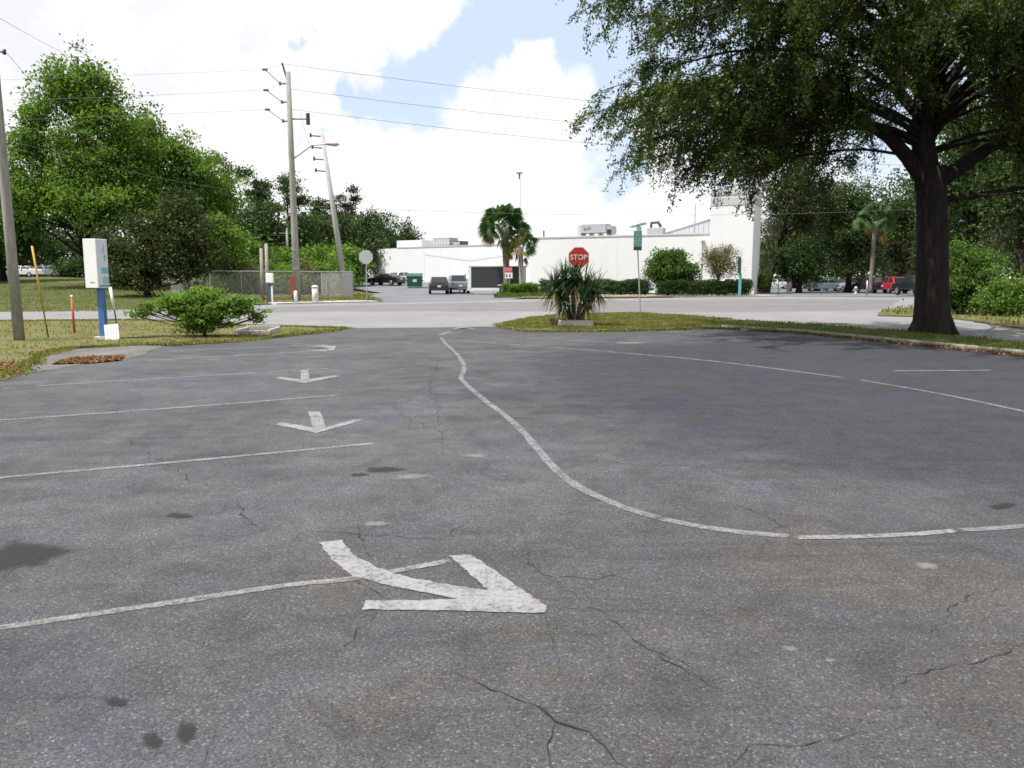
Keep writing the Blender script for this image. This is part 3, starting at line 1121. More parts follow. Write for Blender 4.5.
def stain(name, lst, mat, z=.003):
    vs, fs, ed = [], [], []
    for k, (px, py, rx, ry) in enumerate(lst):
        c = gp(px, py)
        ax = (gp(px + rx, py) - c)
        ay = (gp(px, py - ry) - c)
        o = len(vs)
        vs.append((c.x, c.y, z + k * .00005))
        ed.append(1.0)
        N = 24
        for ring, rr, e in ((0, .55, .62), (1, 1.0, 0.0)):
            for i in range(N):
                a = 2 * math.pi * i / N
                w_ = rr * (1 + .18 * math.sin(2 * a + k) + .12 * math.sin(5 * a + 2 * k))
                q = c + ax * math.cos(a) * w_ + ay * math.sin(a) * w_
                vs.append((q.x, q.y, z + k * .00005))
                ed.append(e)
        for i in range(N):
            j = (i + 1) % N
            fs.append((o, o + 1 + i, o + 1 + j))
            fs.append((o + 1 + i, o + 1 + N + i, o + 1 + N + j, o + 1 + j))
    me = bpy.data.meshes.new(name)
    me.from_pydata(vs, [], fs)
    a = me.attributes.new('edge', 'FLOAT', 'POINT')
    a.data.foreach_set('value', ed)
    me.materials.append(mat)
    ob = bpy.data.objects.new(name, me)
    COL.objects.link(ob)
    ob.parent = lot
    return ob


stain('oil_stain', [(18, 556, 62, 17), (383, 470, 22, 4.5), (180, 516, 15, 4), (116, 702, 16, 7), (152, 741, 15, 10), (186, 733, 16, 13), (1003, 506, 18, 4), (359, 475, 10, 2.5),
                    (860, 455, 60, 5), (720, 440, 50, 5), (610, 405, 30, 4), (840, 640, 60, 20), (240, 640, 60, 14), (480, 640, 40, 12)][:8], M['stain'])
stain('pale_smudge', [(410, 477, 28, 4), (377, 524, 18, 4), (475, 456, 17, 3), (928, 566, 16, 5), (790, 649, 15, 4), (830, 661, 10, 2.5), (632, 343, 26, 1.5), (880, 590, 90, 20), (760, 560, 70, 14)][:7], M['smudge'])

# ------------------------------------------------------------------ text helper


def text_obj(s, size, mat, parent, loc, rot, name='lettering', extrude=.002):
    cu = bpy.data.curves.new(name, 'FONT')
    cu.body = s
    cu.size = size
    cu.align_x = 'CENTER'
    cu.align_y = 'CENTER'
    cu.extrude = extrude
    tmp = bpy.data.objects.new(name + '_tmp', cu)
    COL.objects.link(tmp)
    dg = bpy.context.evaluated_depsgraph_get()
    me = bpy.data.meshes.new_from_object(tmp.evaluated_get(dg))
    bpy.data.objects.remove(tmp)
    bpy.data.curves.remove(cu)
    me.materials.clear()
    me.materials.append(mat)
    me.name = name
    o = bpy.data.objects.new(name, me)
    COL.objects.link(o)
    o.parent = parent
    o.location = loc
    o.rotation_euler = rot
    return o


# ------------------------------------------------------------------ BUILDINGS
def yaw_between(a, b):
    return math.atan2(b[1] - a[1], b[0] - a[0])


A, B = Vector((2.1, 92)), Vector((20.55, 83))
bd = (B - A).normalized()
bn = Vector((-bd.y, bd.x))
bl = (B - A).length
b = empty('retail_building', (A.x, A.y, 0), 'large white windowless block with grey roof edge and a taller corner tower', 'building', None, yaw_between(A, B))
g = MB()
g.box((bl / 2, 15, 3.0), (bl, 30, 6.0))
g.build('wall', M['wall'], b)
g = MB()
g.box((bl / 2, 15, 6.1), (bl + .1, 30.1, .2))
g.build('coping', M['coping'], b, False, .02)
# tower at the right end
tw = 4.25
g = MB()
g.box((bl - .02 + tw / 2, 1.2, 5.0), (tw, 4.4, 10.0))
g.build('tower', M['wall'], b)
g = MB()
g.box((bl - .02 + tw / 2, 1.2, 9.2), (tw + .08, 4.48, .75))
g.build('tower_band', M['coping'], b)
g = MB()
g.box((bl - .02 + tw / 2, 1.2, 10.12), (tw + .16, 4.56, .5))
g.build('tower_cap', M['curbwhite'], b)
for i in range(5):
    g = MB()
    g.box((bl + .5 + i * .9, -1.1, 10.12), (.04, .06, .5))
    g.build('cap_seam', M['coping'], b)
g = MB()
g.box((bl + tw - .5, -1.02, .35), (1.5, .1, .7))
g.build('plinth', M['wall'], b)
g = MB()
g.tube([(bl - .9, -.25, 5.3), (bl - .9, -.25, 5.55), (bl - .9, -.12, 5.7)], [.22, .2, .06], 12)
g.build('wall_lamp', M['white'], b, True)
g = MB()
g.tube([(bl - 1.0, -.06, 0), (bl - 1.0, -.06, 5.9)], .05, 8)
g.build('downpipe', M['coping'], b)
for xx in (10.4,):
    g = MB()
    g.box((xx, -.003, 2.95), (.02, .01, 5.9))
    g.build('wall_joint', M['coping'], b)
g = MB()
g.tube([(1.0, 1.5, 6.2), (1.0, 1.5, 7.0)], .09, 8)
g.build('vent_pipe', M['darksteel'], b)

# long lower wing
A2, B2 = Vector((-24.0, 127)), Vector((2.9, 108))
b2 = empty('retail_wing', (A2.x, A2.y, 0), 'long low white wing behind the dark trailer and parked cars', 'building', None, yaw_between(A2, B2))
L2 = (B2 - A2).length + 4
hw = 6.05
g = MB()
g.box((L2 / 2, 12, hw / 2), (L2, 24, hw))
g.build('wall', M['wall'], b2)
g = MB()
g.box((L2 / 2 + 4, 12, hw + .1), (L2 - 8, 24.1, .2))
g.build('coping', M['coping'], b2)
for xx in (13.5,):
    g = MB()
    g.box((xx, -.003, 3), (.03, .012, 5.9))
    g.build('wall_joint', M['coping'], b2)
g = MB()
g.box((9.6, 3, hw + .65), (5, 4, 1.1))
g.build('roof_curb', M['wall'], b2)
g = MB()
g.tube([(13.6, -.1, 5.2), (22, -.1, 4.2), (30, -.1, 5.0)], .018, 6)
g.build('conduit', M['coping'], b2)
for k, (xx, sx, sz, m) in enumerate(((15.5, 3.2, 1.25, 'hvac'), (18.4, 1.3, .7, 'darksteel'))):
    u = empty('rooftop_unit', b2.matrix_basis @ Vector((0, 0, 0)), ('pale boxy rooftop unit at the left of the low white wing', 'small dark rooftop unit beside the pale one on the low wing')[k], 'rooftop unit', 'units on the roofs')
    u.rotation_euler.z = b2.rotation_euler.z
    rot = Matrix.Rotation(b2.rotation_euler.z, 4, 'Z')
    u.location = Vector((A2.x, A2.y, 0)) + rot @ Vector((xx, 2.5, hw + .2))
    g = MB()
    g.box((0, 0, sz / 2), (sx, 2, sz))
    g.build('casing', M[m], u, False, .03)
    g = MB()
    for q in range(6):
        g.box((-sx / 2 + sx * (q + .5) / 6, -1.01, sz * .5), (sx / 9, .02, sz * .6))
    g.build('grille', M['coping'], u)

# tall rear hall of which the left side shows over the roof
g = MB()
P1, P2 = Vector((22.2, 88)), Vector((22.6, 121))
b3 = empty('rear_hall', (P1.x, P1.y, 0), 'tall grey metal sided hall rising behind the white block', 'building', None, yaw_between(P1, P2))
lh = (P2 - P1).length
g.add([(0, 0, 0), (lh, 0, 0), (lh, -7, 0), (0, -3.2, 0), (0, 0, 8.1), (lh, 0, 8.1), (lh, -7, 8.1), (0, -3.2, 8.1)], [(0, 1, 5, 4), (1, 2, 6, 5), (2, 3, 7, 6), (3, 0, 4, 7), (4, 5, 6, 7)])
g.build('wall', M['wall_grey'], b3)
g = MB()
for i in range(12):
    g.box((1 + i * 2.6, .03, 4), (.12, .08, 8))
g.build('siding_rib', M['wall_grey'], b3)
g = MB()
g.prism([(-.1, .1), (lh + .1, .1), (lh + .1, -7.1), (-.1, -3.3)][::-1], 8.11, 8.28)
g.build('roof', M['coping'], b3)

# roof plant of the main block
rot = Matrix.Rotation(yaw_between(A, B), 4, 'Z')


def on_roof(xx, yy):
    return Vector((A.x, A.y, 0)) + rot @ Vector((xx, yy, 6.2))


u = empty('rooftop_unit', on_roof(6.6, 3.5), 'wide grey rooftop unit with a dark mark on the white block', 'rooftop unit', 'units on the roofs', yaw_between(A, B))
g = MB()
g.box((.0, 0, .95), (3.0, 1.8, 1.0))
g.build('casing', M['hvac'], u, False, .03)
g = MB()
g.box((-1.75, 0, .8), (.42, 1.6, 1.1))
g.build('intake_hood', M['coping'], u)
g = MB()
g.box((1.85, 0, .75), (.62, 1.7, .9))
g.build('fan_housing', M['steel'], u)
g = MB()
g.box((1.87, -.87, .55), (.5, .04, .48))
g.build('fan_grille', M['blackplastic'], u)
g = MB()
for xx in (-1.5, -.5, .6, 1.6):
    g.box((xx, 0, .2), (.12, 1.5, .4))
g.build('base_frame', M['steel'], u)
g = MB()
for k, (dx, dz, w_, h_) in enumerate(((-1.08, .93, .14, .46), (-.9, .84, .2, .3), (-.66, .92, .12, .34), (-.5, .98, .16, .4), (-.34, .92, .1, .28))):
    g.box((dx, -.905, dz), (w_, .01, h_), 0)
g.build('logo', M['logogrey'], u)
u = empty('rooftop_unit', on_roof(12.4, 4.0), 'low rooftop duct with flared hood behind the green street sign', 'rooftop unit', 'units on the roofs', yaw_between(A, B))
g = MB()
g.box((-.9, 0, .55), (.35, .8, 1.1))
g.box((1.1, 0, .45), (1.8, 1.2, .9))
g.build('duct', M['hvac'], u, False, .03)
g = MB()
g.add([(-1.8, -.6, 1.0), (-.2, -.6, 1.35), (-.2, .6, 1.35), (-1.8, .6, 1.0), (-1.8, -.6, 1.12), (-.2, -.6, 1.5), (-.2, .6, 1.5), (-1.8, .6, 1.12)], [(3, 2, 1, 0), (4, 5, 6, 7), (0, 1, 5, 4), (1, 2, 6, 5), (2, 3, 7, 6), (3, 0, 4, 7)])
g.build('hood', M['sgreen'], u)
g = MB()
g.tube([(.5, 0, .9), (.5, 0, 1.45), (1.3, 0, 1.5), (1.6, 0, 1.0)], .16, 10)
g.build('vent_bend', M['darksteel'], u, True)
pp = on_roof(18.1, 2.5)
o = empty('roof_mast', pp, 'thin grey mast standing on the roof left of the tower', 'mast')
g = MB()
g.tube([(0, 0, 0), (0, 0, 3.2)], .05, 8)
g.build('pole', M['steel'], o)
g = MB()
g.tube([(0, 0, 3.15), (1.4, -.8, 3.15)], .025, 6)
g.build('stay', M['steel'], o)

# ------------------------------------------------------------------ VEHICLES
CARG = 'cars parked beyond the road'


def car(name, label, cat, loc, rz, kind, paint, group=CARG):
    root = empty(name, loc, label, cat, group, rz)
    P = M['car_' + paint]
    spec = dict(  # L, W, lower outline (x,z), belt, roof: cowl, front, rear, back
        sedan=(4.75, 1.82, [(-2.37, .3), (-2.37, .78), (-2.25, 1.0), (-1.6, 1.04), (1.0, .98), (2.05, .84), (2.32, .68), (2.37, .3)], (1.05, .98), (.2, 1.44), (-.85, 1.43), (-1.72, 1.03)),
        suv=(4.7, 1.9, [(-2.33, .38), (-2.36, .8), (-2.3, 1.1), (.95, 1.1), (2.0, 1.0), (2.3, .82), (2.35, .38)], (1.15, 1.09), (.45, 1.7), (-1.75, 1.69), (-2.28, 1.09)),
        hatch=(4.3, 1.8, [(-2.13, .32), (-2.15, .8), (-2.1, 1.0), (.95, 1.0), (1.85, .86), (2.1, .7), (2.15, .32)], (1.15, .99), (.3, 1.5), (-1.45, 1.48), (-2.08, .99)),
        van=(5.1, 1.98, [(-2.53, .4), (-2.55, .9), (-2.53, 1.2), (1.55, 1.2), (2.3, 1.05), (2.5, .85), (2.55, .4)], (1.8, 1.19), (.9, 1.98), (-2.4, 1.98), (-2.53, 1.19)),
        pickup=(5.6, 1.98, [(-2.78, .55), (-2.8, .95), (-2.78, 1.2), (1.35, 1.2), (2.5, 1.12), (2.75, .9), (2.8, .55)], (1.4, 1.19), (.65, 1.88), (-.75, 1.87), (-.95, 1.19)),
    )[kind]
    L, Wd, low, c0, r0, r1, c1 = spec
    hw_ = Wd / 2
    g = MB()
    n = len(low)
    g.add([(x, -hw_ * (.97 if z < .5 else 1), z) for x, z in low] + [(x, hw_ * (.97 if z < .5 else 1), z) for x, z in low],
          [tuple(range(n)), tuple(reversed(range(n, 2 * n)))] + [((i + 1) % n, i, i + n, (i + 1) % n + n) for i in range(n)])
    g.build('body', P, root, False, .07)
    g = MB()
    wb, wt_ = hw_ * .95, hw_ * .76
    q = [(c0, wb), (r0, wt_), (r1, wt_), (c1, wb)]
    g.add([(p[0], -w_, p[1] - (.03 if i in (0, 3) else 0)) for i, (p, w_) in enumerate(q)] + [(p[0], w_, p[1] - (.03 if i in (0, 3) else 0)) for i, (p, w_) in enumerate(q)],
          [(0, 1, 2, 3), (7, 6, 5, 4), (1, 0, 4, 5), (2, 1, 5, 6), (3, 2, 6, 7)])
    g.build('cabin', P, root, False, .05)

    def pane(nm, corners, shrink=.84):
        c = sum((Vector(k) for k in corners), Vector()) / 4
        nr = (Vector(corners[1]) - Vector(corners[0])).cross(Vector(corners[3]) - Vector(corners[0])).normalized()
        if nr.dot(c - Vector((-.3, 0, 1.0))) < 0:
            nr = -nr
        vs = [c + (Vector(k) - c) * shrink + nr * .012 for k in corners]
        vs2 = [k - nr * .02 for k in vs]
        g = MB()
        g.add(vs + vs2, [(0, 1, 2, 3), (7, 6, 5, 4), (0, 4, 5, 1), (1, 5, 6, 2), (2, 6, 7, 3), (3, 7, 4, 0)])
        return g.build(nm, M['glass'], root)
    pane('windshield', [(c0[0], -wb, c0[1]), (c0[0], wb, c0[1]), (r0[0], wt_, r0[1]), (r0[0], -wt_, r0[1])], .88)
    pane('rear_window', [(c1[0], -wb, c1[1]), (c1[0], wb, c1[1]), (r1[0], wt_, r1[1]), (r1[0], -wt_, r1[1])], .82)
    segs = [0, .5, 1] if kind in ('sedan', 'hatch', 'pickup') else [0, .36, .68, 1]
    for sd_ in (-1, 1):
        for i in range(len(segs) - 1):
            if kind == 'van' and i > 0:
                continue
            a, b_ = segs[i], segs[i + 1]
            lo = lambda t: (c0[0] + (c1[0] - c0[0]) * t, sd_ * wb, c0[1] + (c1[1] - c0[1]) * t)
            hi = lambda t: (r0[0] + (r1[0] - r0[0]) * t, sd_ * wt_, r0[1] + (r1[1] - r0[1]) * t)
            pane('window', [lo(a), lo(b_), hi(b_), hi(a)], .86)
    wr = .33 if kind in ('sedan', 'hatch') else .37 if kind != 'pickup' else .41
    fx = L * .31
    for x in (fx, -fx):
        for sd_ in (-1, 1):
            g = MB()
            y0 = sd_ * (hw_ - .2)
            y1 = sd_ * (hw_ + .012)
            g.tube([(x, y0, wr), (x, y1 - sd_ * .03, wr), (x, y1, wr)], [wr, wr, wr * .93], 20)
            w_ = g.build('wheel', M['tyre'], root)
            g = MB()
            g.tube([(x, y1 - sd_ * .01, wr), (x, y1 + sd_ * .006, wr)], [wr * .66, wr * .6], 14)
            g.build('rim', M['rim'], w_)
    bx_ = min(p[0] for p in low)
    fx_ = max(p[0] for p in low)
    zl = low[2][1] - .16
    for sd_ in (-1, 1):
        g = MB()
        g.box((bx_ + .03, sd_ * (hw_ - .22), zl), (.12, .2, .2))
        g.build('tail_light', M['red_lamp'], root, False, .03)
        g = MB()
        g.box((fx_ - .1, sd_ * (hw_ - .24), low[-2][1] - .02), (.18, .4, .15))
        g.build('headlight', M['clear_lamp'], root, False, .03)
    g = MB()
    g.box((bx_ - .01, 0, .47), (.1, Wd * .9, .18))
    g.build('rear_bumper', M['blackplastic'] if kind != 'sedan' else P, root, False, .03)
    g = MB()
    g.box((fx_ + .01, 0, .47), (.1, Wd * .9, .2))
    g.build('front_bumper', M['blackplastic'] if kind in ('pickup', 'van') else P, root, False, .03)
    g = MB()
    g.box((bx_ - .02, 0, .78), (.03, .32, .16))
    g.build('number_plate', M['white'], root)
    return root


def place(px, Y, z=0):
    return Vector(((px - 512) / F * Y, Y, z))


# cars on the far lot, left of the trailer
car('parked_suv', 'dark navy SUV seen from behind between green dumpster and trailer', 'car', place(439, 80, .02), R(97), 'suv', 'navy')
car('parked_pickup', 'pale blue pickup beside the dark SUV, left of the trailer', 'truck', place(458, 83, .04), R(100), 'pickup', 'paleblue')
car('parked_suv', 'white SUV mostly hidden between pale pickup and trailer', 'car', place(472, 92, .45), R(100), 'suv', 'white')
car('parked_sedan', 'black sedan parked side-on before the white wing', 'car', place(387, 98, .72), R(150), 'sedan', 'black')
car('parked_hatchback', 'white hatchback just left of the green dumpster', 'car', place(403, 106, .88), R(60), 'hatch', 'white')
car('parked_van', 'white van at the fence end, beside the round sign', 'van', place(357, 118, .98), R(185), 'van', 'white')
# behind the hedge
car('parked_sedan', 'blue car showing over the hedge right of the street sign pole', 'car', place(630, 80, .05), R(160), 'hatch', 'blue')
car('parked_sedan', 'silver sedan half hidden by the round green shrub', 'car', place(690, 76.5, .05), R(160), 'sedan', 'silver')
car('parked_sedan', 'silver hatchback over the hedge beside the teal post', 'car', place(727, 75.5, .05), R(165), 'hatch', 'silver')
# right car park, row under the trees
rl = [(772, 118, 'sedan', 'white', 170, 'white sedan nearest the tower, in the lot behind the trees'),
      (792, 135, 'suv', 'silver', 175, 'silver SUV behind the lamp post in the right lot'),
      (822, 96, 'sedan', 'paleblue', 165, 'pale blue sedan behind the small dark tree'),
      (838, 104, 'sedan', 'maroon', 120, 'maroon car by the pale palm trunk'),
      (811, 112, 'suv', 'dark', 95, 'dark grey SUV behind the pale blue sedan'),
      (855, 92, 'suv', 'silver', 98, 'silver SUV left of the dark blue one in the right lot'),
      (868, 86, 'suv', 'navy', 95, 'dark blue SUV seen from behind beside the red one'),
      (887, 84, 'suv', 'red', 94, 'bright red SUV in the right lot'),
      ]
for px, Y, kd, pt, an, lab in rl:
    car({'suv': 'parked_suv', 'sedan': 'parked_sedan'}[kd], lab, 'car', place(px, Y, .0), R(an), kd, pt)
car('parked_pickup', 'black pickup truck peeking out left of the oak trunk', 'truck', place(914, 74, 0), R(92), 'pickup', 'black')
# upper lot on the left
car('parked_sedan', 'white sedan on the bank right of the near utility pole', 'car', place(27, 106, 1.75), R(178), 'sedan', 'white')
car('parked_sedan', 'silver sedan on the bank, left of two side by side', 'car', place(45, 108, 1.75), R(215), 'sedan', 'silver')
car('parked_sedan', 'silver hatchback on the bank, nearest the white sign box', 'car', place(55, 110, 1.75), R(215), 'hatch', 'silver')

# trailer
tr = empty('cargo_trailer', place(498, 79.5, .03), 'dark charcoal cargo trailer with white front frame beside the palms', 'trailer', None, R(-2))
g = MB()
g.box((.1, 0, 1.62), (5.3, 2.2, 2.0))
g.build('box_body', M['trailer'], tr, False, .05)
for xx, w_ in ((-2.72, .35), (2.62, .14)):
    g = MB()
    g.box((xx, 0, 1.62), (w_, 2.26, 2.1))
    g.build('corner_frame', M['white'], tr, False, .04)
g = MB()
g.box((0, 0, 2.68), (5.7, 2.26, .1))
g.build('roof', M['coping'], tr)
g = MB()
g.box((-1.3, -1.05, .48), (3.3, .12, .26))
g.build('side_skirt', M['white'], tr)
g = MB()
g.box((1.0, -1.2, .86), (1.9, .3, .09))
g.build('fender', M['white'], tr, False, .03)
for xx in (.55, 1.4):
    g = MB()
    g.tube([(xx, -1.3, .36), (xx, -1.05, .36)], .36, 18)
    w_ = g.build('wheel', M['tyre'], tr)
    g = MB()
    g.tube([(xx, -1.315, .36), (xx, -1.29, .36)], .2, 14)
    g.build('rim', M['rim'], w_)
g = MB()
g.tube([(-2.8, -.5, .5), (-4.0, 0, .5), (-2.8, .5, .5)], .06, 8)
g.tube([(-3.8, 0, 0), (-3.8, 0, .75)], .05, 8)
g.build('drawbar', M['darksteel'], tr)
g = MB()
for i in range(10):
    g.box((-2.3 + i * .5, -1.105, 1.62), (.025, .012, 1.9))
g.build('panel_seam', M['darksteel'], tr)

# dumpster
dm = empty('dumpster', place(415.5, 93, .48), 'green metal dumpster with closed lid before the white wing', 'dumpster', None, R(4))
dm.scale = (.8, .85, 1.0)
g = MB()
g.add([(-1.05, -.8, .12), (1.05, -.8, .12), (1.05, .8, .12), (-1.05, .8, .12), (-1.12, -.95, 1.25), (1.12, -.95, 1.25), (1.12, .9, 1.55), (-1.12, .9, 1.55)], [(3, 2, 1, 0), (4, 5, 6, 7), (0, 1, 5, 4), (1, 2, 6, 5), (2, 3, 7, 6), (3, 0, 4, 7)])
g.build('bin', M['dumpster'], dm, False, .02)
g = MB()
g.add([(-1.16, -1.0, 1.26), (1.16, -1.0, 1.26), (1.16, .95, 1.57), (-1.16, .95, 1.57), (-1.16, -1.0, 1.34), (1.16, -1.0, 1.34), (1.16, .95, 1.68), (-1.16, .95, 1.68)], [(3, 2, 1, 0), (4, 5, 6, 7), (0, 1, 5, 4), (1, 2, 6, 5), (2, 3, 7, 6), (3, 0, 4, 7)])
g.build('lid', M['dumplid'], dm, False, .02)
g = MB()
g.box((.05, -.9, .85), (.55, .03, .32))
g.build('notice', M['white'], dm)
for xx in (-1.15, 1.15):
    g = MB()
    g.box((xx, 0, .8), (.14, 1.2, .16))
    g.build('lift_pocket', M['dumplid'], dm)
for xx in (-.8, .8):
    g = MB()
    g.tube([(xx, -.6, .07), (xx + .06, -.6, .07)], .07, 10)
    g.build('caster', M['tyre'], dm)

# ------------------------------------------------------------------ POLES, WIRES
# near pole at the left
pb_ = gp(19.5, 341)
pt_ = ap(-3, -6, pb_.y)
po = empty('utility_pole', pb_, 'weathered wooden utility pole nearest the parking lot', 'utility pole', 'utility poles')
top = pt_ - pb_
top.x = -.12
top.y = .05
g = MB()
g.tube([Vector((0, 0, -.1)), top * .35, top * .7, top], [.13, .12, .11, .1], 14)
g.build('pole', M['pole'], po, True)
g = MB()
q = ap(7, 53, pb_.y) - pb_
g.tube([(top.x * .8, 0, q.z + .02), (q.x, -.1, q.z)], .02, 8)
g.tube([(q.x, -.1, q.z - .06), (q.x, -.1, q.z + .06)], .04, 10)
g.build('insulator', M['darksteel'], po, True)
near_top = pb_ + Vector((top.x, top.y, top.z - .4))
near_ins = pb_ + q

# tall pole in the middle
mb_ = gp(297.5, 302.5)
mt_ = ap(288, 72, mb_.y)
po = empty('utility_pole', mb_, 'tallest utility pole with street light arm, in front of the chain link fence', 'utility pole', 'utility poles')
top = mt_ - mb_
g = MB()
g.tube([Vector((0, 0, -.1)), top * .3, top * .65, top], [.24, .215, .185, .15], 14)
g.build('pole', M['pole'], po, True)
g = MB()
g.tube([top - Vector((.1, 0, .4)), top + Vector((-.35, 0, .55))], .06, 8)
g.build('top_pin', M['darksteel'], po)
ins = []
for (ax_, ay_, bx2, by2) in ((280, 83.5, 265, 69.5), (282, 102, 266, 90), (283, 121, 267.5, 109.5)):
    a = ap(ax_, ay_, mb_.y) - mb_
    e = ap(bx2, by2, mb_.y) - mb_
    onp = top * (a.z / top.z)
    g = MB()
    g.tube([onp, a], .06, 8)
    g.tube([a + Vector((0, 0, -.1)), a + Vector((0, 0, .1))], .085, 8)
    g.build('bracket', M['midsteel'], po)
    g = MB()
    g.tube([a, e], .022, 6)
    g.tube([e + Vector((-.15, 0, 0)), e + Vector((.15, 0, 0))], .075, 8)
    g.build('insulator', M['darksteel'], po)
    ins.append(mb_ + e)
e = ap(308, 119, mb_.y) - mb_
g = MB()
g.tube([top * (e.z / top.z), e], .05, 6)
g.tube([e - Vector((0, 0, .35)), e + Vector((0, 0, .35))], .13, 8)
g.build('cutout_fuse', M['darksteel'], po)
a = ap(293.5, 160, mb_.y) - mb_
e1 = ap(312, 145, mb_.y) - mb_
e2 = ap(327, 144, mb_.y) - mb_
g = MB()
g.tube([top * (a.z / top.z), e1, e2], .055, 8)
lampo = g.build('street_light_arm', M['steel'], po)
g = MB()
g.tube([e2 + Vector((-.1, 0, 0)), e2 + Vector((.15, 0, .02)), e2 + Vector((.6, 0, -.02)), e2 + Vector((.8, 0, -.02))], [.06, .13, .14, .03], 10)
g.build('lamp_head', M['steel'], lampo, True)
for k, (r_, zz) in enumerate(((.42, 2.2), (.42, 3.4))):
    g = MB()
    g.tube([top * (zz / top.z), top * ((zz + .06) / top.z)], .24, 12)
    g.build('band', M['steel'], po)

# leaning pale pole further off
lb_ = gp(346.5, 297.5)
lt_ = ap(322, 134, lb_.y)
po = empty('utility_pole', lb_, 'pale leaning utility pole with short crossarms near the fence end', 'utility pole', 'utility poles')
top = lt_ - lb_
g = MB()
g.tube([Vector((0, 0, -.1)), top * .5, top], [.25, .21, .15], 12)
g.build('pole', M['pole_pale'], po, True)
arms = []
for k, f in enumerate((.985, .915, .845, .775)):
    a = top * f
    g = MB()
    g.tube([a, a + Vector((-.95, 0, .08))], .06, 6)
    g.tube([a + Vector((-.95, 0, -.05)), a + Vector((-.95, 0, .25))], .08, 8)
    g.build('bracket', M['darksteel'], po)
    arms.append(lb_ + a + Vector((-.95, 0, .25)))
a = top * .6
g = MB()
g.tube([a + Vector((-1.2, 0, 0)), a + Vector((1.2, 0, 0))], .06, 6)
for xx in (-1.1, 1.1):
    g.tube([a + Vector((xx, 0, 0)), a + Vector((xx, 0, .35))], .06, 6)
g.build('crossarm', M['darksteel'], po)

# distant poles among the trees
for px, Y, ty, by, lab in ((290.5, 96, 228, 285, 'thin distant pole behind the fence near the tall pole'), (323, 110, 232, 284, 'thin distant pole just left of the leaning pole')):
    bb = place(px, Y, 0)
    po = empty('utility_pole', bb, lab, 'utility pole', 'utility poles')
    tt = ap(px, ty, Y) - bb
    g = MB()
    g.tube([(0, 0, 0), (0, 0, tt.z)], [.17, .12], 10)
    g.build('pole', M['pole'], po, True)
    g = MB()
    g.box((0, 0, tt.z - .6), (1.8, .1, .12))
    g.build('crossarm', M['pole'], po)


def wire(a, b, sag, label, r=.013):
    pts = []
    for i in range(25):
        t = i / 24
        p = a.lerp(b, t)
        p.z -= sag * 4 * t * (1 - t)
        pts.append(p)
    g = MB()
    g.tube(pts, r * .75, 5)
    o = g.build('power_line', M['wire'], None, True)
    return tag(o, label, 'wire', 'overhead wires')


far_r = [Vector((48, 66, 13.2)), Vector((48, 66, 11.6)), Vector((48, 66, 10.2))]
mtop = mt_ + Vector((-.3, 0, .5))
names = ('topmost', 'middle', 'lowest')
for i in range(3):
    left = Vector((-75, 60, ins[i].z + (.35, .0, -.1)[i]))
    wire(ins[i], left, .25, '%s of three parallel wires running left from the tall pole' % names[i], .013 if i else .01)
starts = [mtop, mb_ + (mt_ - mb_) * .93, mb_ + (mt_ - mb_) * .845]
for i in range(3):
    wire(starts[i], far_r[i], .9, '%s of three wires sloping right from the tall pole to the oak' % names[i], .018)
wire(starts[0], ins[0], .02, 'short jumper wire at the very top of the tall pole', .012)
wire(near_top, ap(120, 70, 92), .5, 'wire from the top left corner down to the treetop', .009)
wire(near_ins, Vector((-36, 74, 13.5)), .8, 'wire from the near pole insulator into the tall tree', .008)
wire(near_ins - Vector((0, 0, 2.1)), mb_ + (mt_ - mb_) * .5, .5, 'low wire crossing in front of the tall tree to the tall pole', .006)
wire(mb_ + (mt_ - mb_) * .835 + Vector((.7, 0, 0)), arms[1], .6, 'slack wire from the tall pole to the leaning pole')
wire(mb_ + (mt_ - mb_) * .43, Vector((50, 72, 8.6)), 1.0, 'lowest faint wire crossing the sky toward the white block', .014)
for k, dz in enumerate((0, .9, 1.7)):
    wire(place(290.5, 96, 6.6 - dz), Vector((-46, 88, 9.8 - dz)), .9, '%s of three slack wires among the trees left of the tall pole' % names[k], .022)

# ------------------------------------------------------------------ FENCE
f0, f1 = ap(211, 300, 57), ap(353, 297, 64.5)
fd = Vector((f1.x - f0.x, f1.y - f0.y))
fL = fd.length
fe = empty('chain_link_fence', (f0.x, f0.y, 0), 'grey chain link fence in front of the woods', 'fence', None, math.atan2(fd.y, fd.x))
FH = 2.05


def chain(x0, x1, y0, y1):
    """diagonal woven wires of a panel between two ground points"""
    g = MB()
    a = Vector((x0, y0))
    d = Vector((x1 - x0, y1 - y0))
    L = d.length
    d.normalize()
    st = .1
    n = int((L + FH) / st)
    w = .003
    for k in range(n):
        for sgn in (1, -1):
            s0 = -FH + k * st
            s = s0
            e = s0 + FH
            zs, ze = 0, FH
            if s < 0:
                zs += -s
                s = 0
            if e > L:
                ze -= e - L
                e = L
            if ze - zs < .02:
                continue
            if sgn < 0:
                zs, ze = FH - zs, FH - ze
            p = a + d * s
            q = a + d * e
            g.tube([(p.x, p.y, .04 + zs), (q.x, q.y, .04 + ze)], w, 4, False)
    return g


